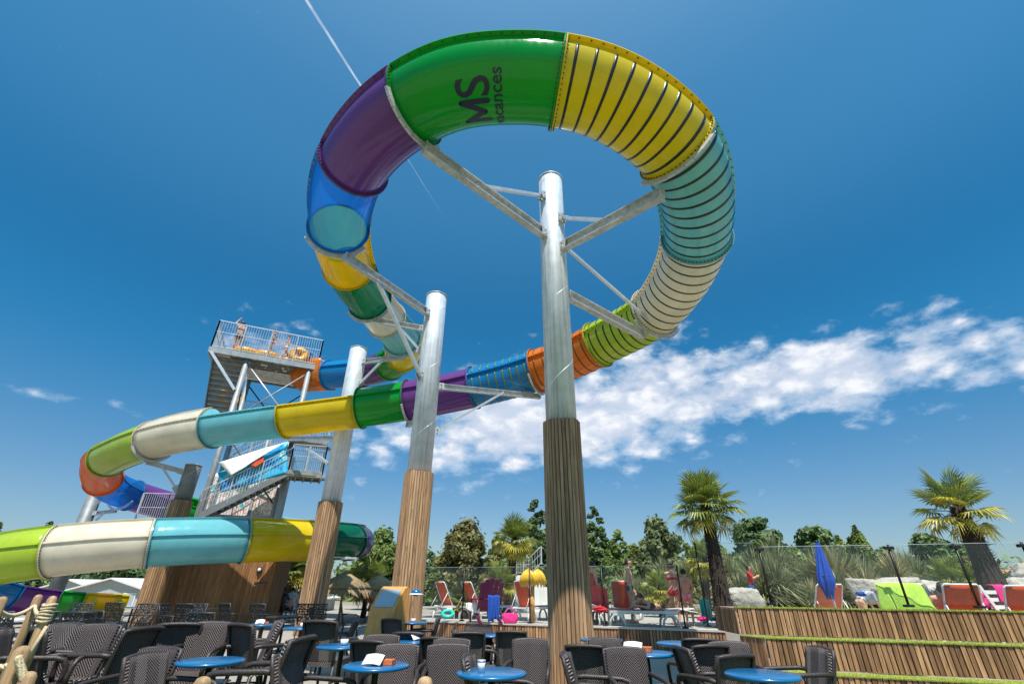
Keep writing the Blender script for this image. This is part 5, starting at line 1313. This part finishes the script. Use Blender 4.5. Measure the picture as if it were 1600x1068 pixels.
# lying man, face towards the camera, on his elbows
lm = dict(pel=(.33, 0, .2), wai=(.24, 0, .2), che=(.12, 0, .235), nec=(.03, 0, .275), hea=(-.035, -.012, .33), sl=(.06, -.115, .255), sr=(.06, .115, .255), el=(-.05, -.14, .19), er=(-.05, .13, .19), wl=(-.09, .0, .215), wr=(-.1, .06, .2),
          hl=(.36, -.05, .2), hr=(.36, .05, .2), kl=(.6, -.055, .19), kr=(.6, .055, .19), al=(.84, -.055, .2), ar=(.84, .055, .2), tl=(.92, -.055, .17), tr=(.92, .055, .17), face=(-1, -.0, -.05))
q = ML.location
person('man lying on his front on a flat lounger, chin on his hands, facing the camera', (q.x-.3, q.y-.0, DZ+.12), R(58), 1.78, 'tan', lm, (('swim_shorts', M['sdark'], None), ('tank_top', M['sdark'], None)))
# reclining sunbathers on the right: legs and raised arm
rc = dict(pel=(0, 0, .28), wai=(0, .08, .3), che=(0, .18, .37), nec=(0, .25, .45), hea=(0, .3, .53), sl=(.1, .24, .43), sr=(-.1, .24, .43), el=(.16, .2, .34), er=(-.16, .2, .34), wl=(.14, .06, .3), wr=(-.14, .06, .3),
          hl=(.05, -.02, .27), hr=(-.05, -.02, .27), kl=(.06, -.2, .43), kr=(-.06, -.24, .3), al=(.06, -.32, .27), ar=(-.05, -.47, .27), tl=(.06, -.4, .3), tr=(-.05, -.5, .36), face=(0, -1, .35))
person('sunbather on the orange lounger right of the lime towel, one knee raised', Vector((U(1452, 935, Y=11.2).x, 11.25, .5)), R(175), 1.75, 'tan', rc, (('swim_shorts', M['red'], None),))
# people and float rings on the tower platform
def twp(a, b): return TW(a, b, TZ)
trot = atan2(Ta.y, Ta.x)
person('woman in a black bikini with raised arm at the left end of the tower platform', twp(.95, .3), trot+R(190), 1.85, 'tan', dict(el=(.16, .0, .9), wl=(.1, -.02, 1.04)), (('bikini_bottom', blk, None), ('bikini_top', blk, None)), 'hairb', True, vox=.02)
person('bather standing in the middle of the tower platform, second from its left end', twp(2.5, .3), trot+R(100), 1.75, 'tan', dict(wl=(.06, -.13, .62), wr=(-.06, -.13, .62)), (('bikini_bottom', M['red'], None), ('bikini_top', M['red'], None)), 'hair', True, vox=.02)
person('boy walking in white trunks on the tower platform towards the rings', twp(3.2, .3), trot+R(110), 1.6, 'pale', dict(kl=(.06, -.09, .3), al=(.06, -.04, .06), kr=(-.05, .04, .29), ar=(-.05, .14, .07), wl=(.15, .1, .55), wr=(-.15, -.14, .58)), (('swim_briefs', M['whitep'], None),), vox=.02)
sitp = dict(pel=(0, 0, .12), wai=(0, .02, .21), che=(0, .02, .33), nec=(0, 0, .43), hea=(0, -.02, .52), sl=(.1, 0, .405), sr=(-.1, 0, .405), el=(.15, -.06, .27), er=(-.15, -.06, .27), wl=(.1, -.18, .22), wr=(-.1, -.18, .22), hl=(.05, -.02, .1), hr=(-.05, -.02, .1), kl=(.07, -.2, .2), kr=(-.07, -.2, .2), al=(.06, -.36, .05), ar=(-.06, -.36, .05))
person('child sitting behind the upright orange ring on the platform', twp(3.85, .6), trot+R(95), 1.5, 'tan', sitp, (('swim_shorts', blk, None),), vox=.02)
person('child in a blue top sitting at the platform end by the slide entry', twp(4.4, .4), trot+R(90), 1.4, 'tan', sitp, (('shirt', M['btab'], None),), vox=.02)
person('bather carrying an orange ring on the stairs behind the tower columns', TW(1.15, 3.75, TZ-2.42), trot+R(160), 1.65, 'tan', dict(er=(-.16, -.03, .72), wr=(-.19, -.1, .62)), (('swim_shorts', M['sdark'], None),), vox=.02)
def ring(c, rm, R0, r0, label, holes=1):
    t = thing('float_ring', label, 'float ring', c, 0, 'orange float rings')
    for k in range(holes):
        mb = MB(); o = Vector(((k-(holes-1)/2)*R0*1.9, 0, 0))
        pts = []; rr = []
        for i in range(36):
            a = 2*pi*i/36; pts.append(rm @ (o+Vector((cos(a)*R0, sin(a)*R0, 0)))); rr.append(r0*(1+.05*cos(i*pi)))
        mb.tube(pts, rr, 10, closed=True); part('tube', mb, M['ring'], t)
    hb = rm @ Vector((0, -R0, r0*1.0)); part('handle', MB().tube([hb+rm @ Vector((-.09, 0, 0)), hb+rm @ Vector((0, 0, .05)), hb+rm @ Vector((.09, 0, 0))], .014, 6), M['wire'], t)
ring(TW(1.9, .75, TZ+.24), TROT, .5, .22, 'double orange float ring lying on the platform beside the woman in black', 2)
ring(TW(3.3, .85, TZ+.2), TROT, .42, .2, 'orange float ring lying by the feet of the boy in white', 1)
ring(TW(3.85, .25, TZ+.5), TROT @ rotx(R(80)) @ roty(0), .3, .2, 'orange float ring standing upright before the sitting child', 1)
ring(TW(.95, 3.55, TZ-1.15), TROT @ rotx(R(75)) @ roty(R(20)), .42, .18, 'orange float ring carried on the stairs behind the columns', 1)
# seated visitors beyond the hut
for px, py, Y, rz, lab, w in ((443, 931, 23, 170, 'person in dark clothes seated right of the teal chair', blk), (455, 934, 23.6, 200, 'person in a grey top seated left of the parasol pole', M['galvd']), (583, 935, 24, 20, 'person sitting in the shade under the smaller straw parasol', M['ofabp'])):
    q = U(px, py, Y=Y)
    t = person(lab, (q.x, Y, .38), R(rz), 1.65, 'tan', sitp, (('shirt', w, None), ('swim_shorts', blk, None)), 'hair', vox=.024)
    st = thing('garden_stool', 'plain dark stool under the '+' '.join(lab.split()[:9]), 'stool', (q.x, Y, 0))
    part('seat', MB().box((0, 0, .44), (.45, .45, .05)), M['cast'], st)
    for sx in (-1, 1):
        for sy in (-1, 1): part('leg', MB().cyl((sx*.18, sy*.18, .42), (sx*.2, sy*.2, 0), .018, n=6), M['cast'], st)

# ------------------------------------------------------------------ palms
def fan_mesh(nm, nseg, span, rad, pet, droop, seed):
    rnd = random.Random(seed); mb = MB()
    mb.tube([(0, 0, 0), (0, pet*.5, pet*.06), (0, pet, 0)], [.018, .013, .01], 5)
    for i in range(nseg):
        a = R(-span/2+span*i/(nseg-1))+rnd.uniform(-.03, .03); L = rad*(1-.25*abs(i/(nseg-1)-.5)*2*.8)*rnd.uniform(.88, 1.08)
        d = Vector((sin(a), cos(a), 0)); s = Vector((cos(a), -sin(a), 0)); o = Vector((0, pet, 0)); w = rad*.042
        f = .5+.12*rnd.random(); dz = droop*L*rnd.uniform(.5, 1.5)
        p0 = o+d*.03; p1 = o+d*L*f+Vector((0, 0, -.02*L)); p2 = o+d*L*.96+Vector((0, 0, -dz))
        fold = Vector((0, 0, w*.7))
        mb.add([p0, p1-s*w+fold, p1, p1+s*w+fold, p2], [(0, 2, 1), (0, 3, 2), (1, 2, 4), (2, 3, 4)])
    return mb.mesh(nm)
FAN = [fan_mesh('frond', 26, 290, .62, .5, .1, 1), fan_mesh('frond', 24, 250, .6, .55, .22, 2), fan_mesh('frond', 22, 210, .5, .5, .5, 3)]
def fan_palm(label, base, top, s, n, seed, rt=.13, bend=.0, tone=('fan', 'fany', 'dead'), emax=140):
    rnd = random.Random(seed); base = Vector(base); top = Vector(top); t = thing('palm_tree', label, 'palm', base, 0, 'fan palms')
    mb = MB(); pts = []; d = top-base
    for i in range(13):
        f = i/12; pts.append(d*f+Vector((bend*sin(f*pi), 0, 0)))
    mb.tube(pts, [rt*(1.15-.58*(i/12)**.8+.08*rnd.random()) for i in range(13)], 14)
    nst = int(d.length*120)
    for k in range(nst):
        f = rnd.random(); a = rnd.uniform(0, 2*pi); p = d*f+Vector((bend*sin(f*pi), 0, 0)); o = Vector((cos(a), sin(a), 0)); r = rt*(1.12-.58*f**.8)
        b = p+o*r*.8; e = p+o*(r+rt/.17*rnd.uniform(.025, .08)*(1 if rnd.random() < .85 else 2.0))+Vector((0, 0, rnd.uniform(.02, .13)*(1 if rnd.random() < .6 else -1))); sd = Vector((-sin(a), cos(a), 0))*rnd.uniform(.015, .035)
        mb.add([b-sd, b+sd, e+sd*.3, e-sd*.3, b+Vector((0, 0, -.03))], [(0, 1, 2, 3), (1, 0, 4), (0, 3, 4), (1, 4, 2)])
    part('trunk', mb, M['ptrunk'], t)
    mset = {}
    for k in range(n):
        f = k/n; elv = R(82-emax*f**.85)+rnd.uniform(-.12, .12); az = k*2.39996+rnd.uniform(-.25, .25)
        vi = 0 if f < .45 else (1 if f < .8 else 2); tn = tone[0] if f < .55+rnd.uniform(-.1, .1) else (tone[1] if f < .88 else tone[2])
        key = (vi, tn)
        if key not in mset:
            m2 = FAN[vi].copy(); m2.materials.clear(); m2.materials.append(LM[tn]); mset[key] = m2
        o = part('frond', mset[key], None, t, loc=d+Vector((0, 0, -.25*f)))
        o.rotation_mode = 'XYZ'; dirv = Vector((cos(az)*cos(elv), sin(az)*cos(elv), sin(elv)))
        y = dirv; x = y.cross(Vector((0, 0, 1))).normalized(); z = x.cross(y)
        tilt = rnd.uniform(-.3, .3)
        o.rotation_euler = (Matrix((x, y, z)).transposed() @ roty(tilt)).to_euler(); sc = s*rnd.uniform(.85, 1.1); o.scale = (sc,)*3
    return t
b = U(1130, 945, Y=14.6); tp_ = U(1101, 784, Y=14.8); b.z = DZ
fan_palm('tall dark trunked palm rising behind the corner of the stepped terrace', (b.x, 14.6, DZ), tp_, 1.05, 44, 11, .23, tone=('fan', 'fan', 'fany'), emax=125)
tp_ = U(1495, 792, Y=13.4); b = U(1553, 925, Y=13)
fan_palm('leaning palm with yellowing leaves at the right, its trunk tilting left', (b.x, 13, DZ), tp_, 1.1, 25, 19, .3, bend=.08, tone=('fan', 'fany', 'fany'), emax=122)
tp_ = U(804, 838, Y=22); b = U(794, 940, Y=22)
fan_palm('palm with drooping yellow green fronds between the plum chair and tallest pole', (b.x, 22, DZ), tp_, 1.0, 42, 13, .22, tone=('fan', 'fany', 'fany'))
tp_ = U(1101, 868, Y=19); b = U(1103, 950, Y=19)
fan_palm('short palm with bright yellow skirt, left of the dark palm trunk', (b.x, 19, DZ), tp_, .7, 34, 14, .14, tone=('fan', 'fany', 'fany'))
tp_ = U(462, 885, Y=26); b = U(440, 930, Y=26)
fan_palm('palm with golden fronds under the yellow flume, right of the hut', (b.x, 26, 0), tp_, 1.35, 40, 15, .14, tone=('fan', 'fany', 'dead'), bend=.1)
for px, py, Y, s, sd, lab in ((575, 905, 27, 1.25, 21, 'low bright palm behind the straw parasols'), (722, 930, 18.5, .62, 22, 'low palm bush behind the second orange lounger'), (1030, 915, 20, .75, 23, 'low palm bush behind the lying man'),
        (780, 905, 21, .8, 24, 'low palm tuft beside the palm trunk behind the plum chair'), (1488, 905, 17, .8, 25, 'low palm bush between the boulders and leaning palm'), (1528, 905, 16, .6, 26, 'small palm bush left of the leaning trunk')):
    q = U(px, py, Y=Y); fan_palm(lab, (q.x, Y, DZ if px > 650 else 0), (q.x+.02, Y, max(q.z, DZ+.3)), s, 26, sd, .12)

# spiky bushes
def spiky(px, py, Y, r, n, label, seed, heads=3, m='yuc', nm='spiky_bush', up=.35):
    q = U(px, py, Y=Y); rnd = random.Random(seed); t = thing(nm, label, 'bush', (q.x, Y, DZ if px > 600 else 0), 0, 'spiky bushes behind the terrace'); zt = q.z-t.location.z-r*.55
    for h in range(heads):
        o = Vector((rnd.uniform(-.7, .7)*r*(heads > 1), rnd.uniform(-.4, .4)*r, max(.15, zt-rnd.random()*.55*r*(heads > 1)))); mb = MB()
        for k in range(n):
            a = rnd.uniform(0, 2*pi); e = rnd.uniform(-.45, 1.5); d = Vector((cos(a)*cos(e), sin(a)*cos(e), sin(e))); L = r*rnd.uniform(.65, 1.05); s = d.cross(Vector((0, 0, 1))).normalized()*r*.017
            p1 = o+d*L*.55+Vector((0, 0, .03)); p2 = o+d*L-Vector((0, 0, L*(.18 if e < .8 else .05)))
            mb.add([o-s*.6, o+s*.6, p1+s, p1-s, p2], [(0, 1, 2, 3), (3, 2, 4)])
        part('leaf_head', mb, LM['yucd' if h == heads-1 and heads > 1 else m], t, stuff=True)
    part('stem', MB().tube([(0, 0, 0), (0, 0, max(.2, zt))], [.1, .07], 8), M['bark'], t)
for a in ((1232, 870, 22, 1.75, 420, 'wide spiky bush behind the boy in red', 1, 5), (1285, 868, 21, 1.7, 420, 'spiky bush left of the closed blue parasol', 2, 5), (1325, 890, 19, 1.25, 300, 'straw coloured spiky bush right of the closed blue parasol', 3, 4), (1195, 880, 20, 1.4, 320, 'spiky bush right of the dark palm trunk', 4, 4),
          (1372, 872, 19, 1.25, 300, 'grey green spiky bush above the lime towel', 5, 2), (1395, 878, 20, 1.1, 260, 'spiky bush behind the big pale boulder', 6, 3), (1020, 895, 23, 1.5, 340, 'grey spiky bush behind the lying man', 7, 4), (1060, 880, 24, 1.5, 320, 'grey spiky bush behind the striding woman', 8, 4),
          (720, 925, 20, .9, 240, 'small spiky bush behind the orange loungers at the sunlit pole', 9, 2), (1145, 890, 21, 1.2, 260, 'spiky bush glimpsed left behind the pale boulder', 10, 3), (1440, 888, 21, 1.2, 260, 'spiky bush right of the tall glass post', 11, 3), (1255, 905, 19, 1.1, 260, 'low straw spiky bush above the pale orange lounger', 12, 3),
          (1215, 850, 26, 1.9, 420, 'tall far spiky bush left of the flat topped pine', 13, 5), (1345, 862, 24, 1.7, 380, 'far spiky bush behind the bending child', 14, 4), (1415, 868, 24, 1.5, 340, 'far grey spiky bush between the two tall glass posts', 15, 4), (1000, 905, 25, 1.5, 320, 'low far spiky bush behind the raised orange lounger', 16, 4), (1130, 872, 26, 1.8, 380, 'far spiky bush behind the dark palm trunk', 17, 4)):
    spiky(*a)

# ------------------------------------------------------------------ trees
def leaves(mb, c, r, n, ls, rnd, sc=(1, 1, 1), shell_=.55):
    for _ in range(n):
        while True:
            p = Vector((rnd.uniform(-1, 1), rnd.uniform(-1, 1), rnd.uniform(-1, 1)))
            if p.length <= 1: break
        l = p.length; p = p*((shell_+(1-shell_)*l)/max(l, 1e-3)) if l < shell_ else p
        o = Vector((p.x*r*sc[0], p.y*r*sc[1], p.z*r*sc[2]))+c
        nrm = (p+Vector((rnd.uniform(-.8, .8), rnd.uniform(-.8, .8), rnd.uniform(-.3, 1.)))).normalized()
        x = nrm.orthogonal().normalized(); x = Matrix.Rotation(rnd.uniform(0, 6.28), 3, nrm) @ x; y = nrm.cross(x); s = ls*rnd.uniform(.55, 1.25)
        mb.add([o-x*s, o-y*s*.5, o+x*s, o+y*s*.5], [(0, 1, 2, 3)])
def tree(label, px, ptop, wpx, Y, kind, m, seed, pbase=950, n=7600, ls=None, name=None):
    n = int(n*1.5); rnd = random.Random(seed); tq = U(px, ptop, Y=Y); zc = Y*cos(TILT)+(tq.z-CAM_H)*sin(TILT); w = wpx*zc/FPX/2; H = tq.z; ls = ls or .0088*Y*.62
    t = thing(name or kind+'_tree', label, 'tree', (tq.x, Y, 0), 0, 'trees behind the terraces'); mb = MB(); tr = MB(); top = Vector((0, 0, H))
    if kind == 'broadleaf':
        z0 = H*.22; lobes = []
        for k in range(75):
            a = rnd.uniform(0, 6.28); f = rnd.random(); z = z0+(H-z0)*(.04+.9*f); ww = w*(.3+.7*sin(min(1, f*1.02+.14)*pi)**.75)*rnd.uniform(.8, 1.06)
            rr = w*rnd.uniform(.1, .26); q_ = rnd.random()**.5; lobes.append((Vector((cos(a)*(ww-rr*.7)*q_, sin(a)*(ww-rr*.7)*q_, min(z, H-rr*.7))), rr))
        for c, r in lobes: leaves(mb, c, r, int(n/75*(.5+2.2*r/w*2.2)), ls, rnd, (1.1, 1.1, .8), .25)
        for k in range(n//9):
            c, r = rnd.choice(lobes); leaves(mb, c, r*1.45, 1, ls, rnd, (1, 1, 1), .8)
    elif kind == 'conifer':
        z0 = H*.12
        for k in range(34):
            f = k/33; z = z0+(H-z0)*f; ww = w*(1-f)**.8*rnd.uniform(.8, 1.1)+.12*w
            for j in range(max(1, int(5*(1-f)+1))):
                a = rnd.uniform(0, 6.28); rr = max(.12*w, ww*.42); c = Vector((cos(a)*(ww-rr*.6), sin(a)*(ww-rr*.6), z-.15*ww))
                leaves(mb, c, rr, int(n/150*(1.3-f)), ls, rnd, (1.1, 1.1, .6))
    elif kind == 'pine':
        for k in range(34):
            f = rnd.random(); a = rnd.uniform(0, 6.28); z = H*(.45+.52*f); ww = w*(1.0-.55*max(0, f-.35)); rr = w*rnd.uniform(.14, .3)
            c = Vector((cos(a)*(ww-rr)*rnd.uniform(.5, 1), sin(a)*(ww-rr), min(z, H-rr*.6))); leaves(mb, c, rr, n//30, ls, rnd, (1.2, 1.2, .6), .3)
            leaves(mb, c, rr*1.5, n//200, ls, rnd, (1.2, 1.2, .7), .7)
            tr.tube([(0, 0, H*.4), c*.6+Vector((0, 0, H*.16)), c], [.1, .06, .03], 5)
    elif kind == 'feathery':
        for k in range(22):
            f = rnd.random(); a = rnd.uniform(0, 6.28); ww = w*(1-.65*f); z = H*(.25+.7*f); rr = w*.22
            c = Vector((cos(a)*ww*.8, sin(a)*ww*.8, z)); leaves(mb, c, rr, n//22, ls, rnd, (.8, .8, 1.5))
            leaves(mb, c+Vector((0, 0, rr*1.3)), rr*.35, n//90, ls, rnd, (.5, .5, 2.4))
    tr.tube([(0, 0, 0), (.05*w, 0, H*.35), (0, 0, H*.75)], [.045*H*.7, .03*H*.7, .012*H], 9)
    if kind == 'broadleaf':
        for c, r in lobes[:9]: tr.tube([(0, 0, H*.28), c*.5+Vector((0, 0, H*.14)), c], [.02*H, .012*H, .004*H], 6)
    part('trunk', tr, M['bark'], t); part('crown', mb, LM[m], t, stuff=True)
tree('large round olive brown tree between the sunlit pole and the palm', 728, 813, 108, 32, 'broadleaf', 'oak', 31, n=15000)
tree('smaller bluish tree right of the round olive brown tree', 778, 836, 55, 33, 'broadleaf', 'poplar', 32, n=7000)
tree('dark conifer directly behind the palm left of the tallest pole', 838, 781, 84, 40, 'conifer', 'con', 33, n=9000)
tree('tall dark conifer hidden behind the tallest pole', 878, 776, 96, 42, 'conifer', 'con', 34, n=9000)
tree('dark conifer just right of the tallest pole', 928, 793, 72, 38, 'conifer', 'con', 35, n=9000)
tree('shorter brighter conifer second right of the tallest pole', 963, 829, 70, 36, 'conifer', 'mid', 36, n=8000)
tree('tall cone shaped grey green tree behind the standing man', 1022, 807, 88, 36, 'broadleaf', 'poplar', 37, n=11000)
tree('small conifer tip between the cone shaped tree and the dark palm', 1062, 838, 70, 40, 'conifer', 'mid', 38, n=6000)
tree('broad leafy bush tree low behind the striding woman', 1085, 858, 80, 38, 'broadleaf', 'mid', 50, n=6000)
tree('umbrella pine right of the dark palm trunk', 1172, 813, 84, 40, 'pine', 'pine', 39, n=9000)
tree('lower umbrella pine touching the first, further right', 1205, 838, 50, 42, 'pine', 'pine', 40, n=6000)
tree('flat topped pine left above the closed blue parasol', 1268, 825, 66, 40, 'pine', 'pine', 41, n=7000)
tree('feathery bright green bush tree right of the closed blue parasol', 1322, 836, 100, 30, 'feathery', 'bright', 42, n=11000)
tree('rounded dark pine left of the leaning palm', 1445, 835, 62, 38, 'pine', 'pine', 43, n=9000)
tree('second dark pine between glass posts beside the leaning palm trunk', 1487, 850, 60, 40, 'pine', 'pine', 44, n=7000)
tree('leafy green tree under the violet end of the lower flume', 600, 828, 90, 36, 'broadleaf', 'mid', 45, n=11000)
tree('dark leafy tree behind the yellow flume section right of the hut', 470, 850, 120, 38, 'broadleaf', 'con', 46, n=10000)
tree('leafy tree behind the mobile home roof at left', 175, 872, 130, 46, 'broadleaf', 'con', 47, n=9000)
tree('pointed conifer tip above the lime flume at far left', 80, 816, 30, 50, 'conifer', 'con', 48, n=4000)
tree('leafy tree at the left edge of the picture above the lime flume', -2, 812, 40, 45, 'broadleaf', 'mid', 49, n=6000)
tree('dark conifer left of the sunlit pole, low', 672, 862, 40, 45, 'conifer', 'con', 51, n=4000)
tree('low round green tree filling the gap right of the second conifer', 990, 852, 60, 37, 'broadleaf', 'bright', 52, n=6000)
tree('low leafy tree between the tallest pole and its right hand conifers', 905, 856, 60, 37, 'broadleaf', 'mid', 53, n=6000)
tree('low leafy tree behind the short palm with yellow skirt', 1118, 852, 74, 38, 'broadleaf', 'mid', 54, n=6500)
tree('rounded bush tree between the umbrella pines and the flat topped pine', 1238, 856, 60, 36, 'broadleaf', 'bright', 55, n=6000)
tree('rounded green tree behind the first tall clamped glass post', 1380, 858, 66, 37, 'broadleaf', 'mid', 56, n=6500)
tree('dark bushy tree in the gap left of the banana sculpture', 812, 856, 62, 36, 'broadleaf', 'mid', 57, n=6500)
tree('low green tree just right of the sunlit pole behind the loungers', 690, 872, 50, 38, 'broadleaf', 'bright', 58, n=5000)
tree('low olive tree at the foot of the leaning palm', 1512, 872, 56, 36, 'broadleaf', 'oak', 59, n=5000)
# far tree belt: one mass
mb = MB(); rnd = random.Random(77)
for k in range(260):
    x = -75+150*k/259; Y = rnd.uniform(52, 68)
    leaves(mb, Vector((x+rnd.uniform(-1, 1), Y, rnd.uniform(.6, 3.6)+1.2*mnoise.noise(Vector((x*.12, 0, 0))))), rnd.uniform(1.4, 2.4), 130, .34, rnd)
o = part('hedge', mb, LM['mid'], None); o['kind'] = 'stuff'; o['label'] = 'far dense green hedge line behind everything'; 
# lawn blades and shrubs near the terrace edge
mb = MB(); rnd = random.Random(4)
for k in range(9000):
    x = rnd.uniform(-9, 6); y = rnd.uniform(3.2, 7.8); a = rnd.uniform(0, 6.28); h = rnd.uniform(.015, .035); s = Vector((cos(a), sin(a), 0))*.006
    p = Vector((x, y, -.004)); mb.add([p-s, p+s, p+Vector((rnd.uniform(-.012, .012), rnd.uniform(-.012, .012), h))], [(0, 1, 2)])
o = part('grass_blades', mb, LM['grass'], None); o['kind'] = 'stuff'; o['label'] = 'short bright green artificial grass under the chairs'
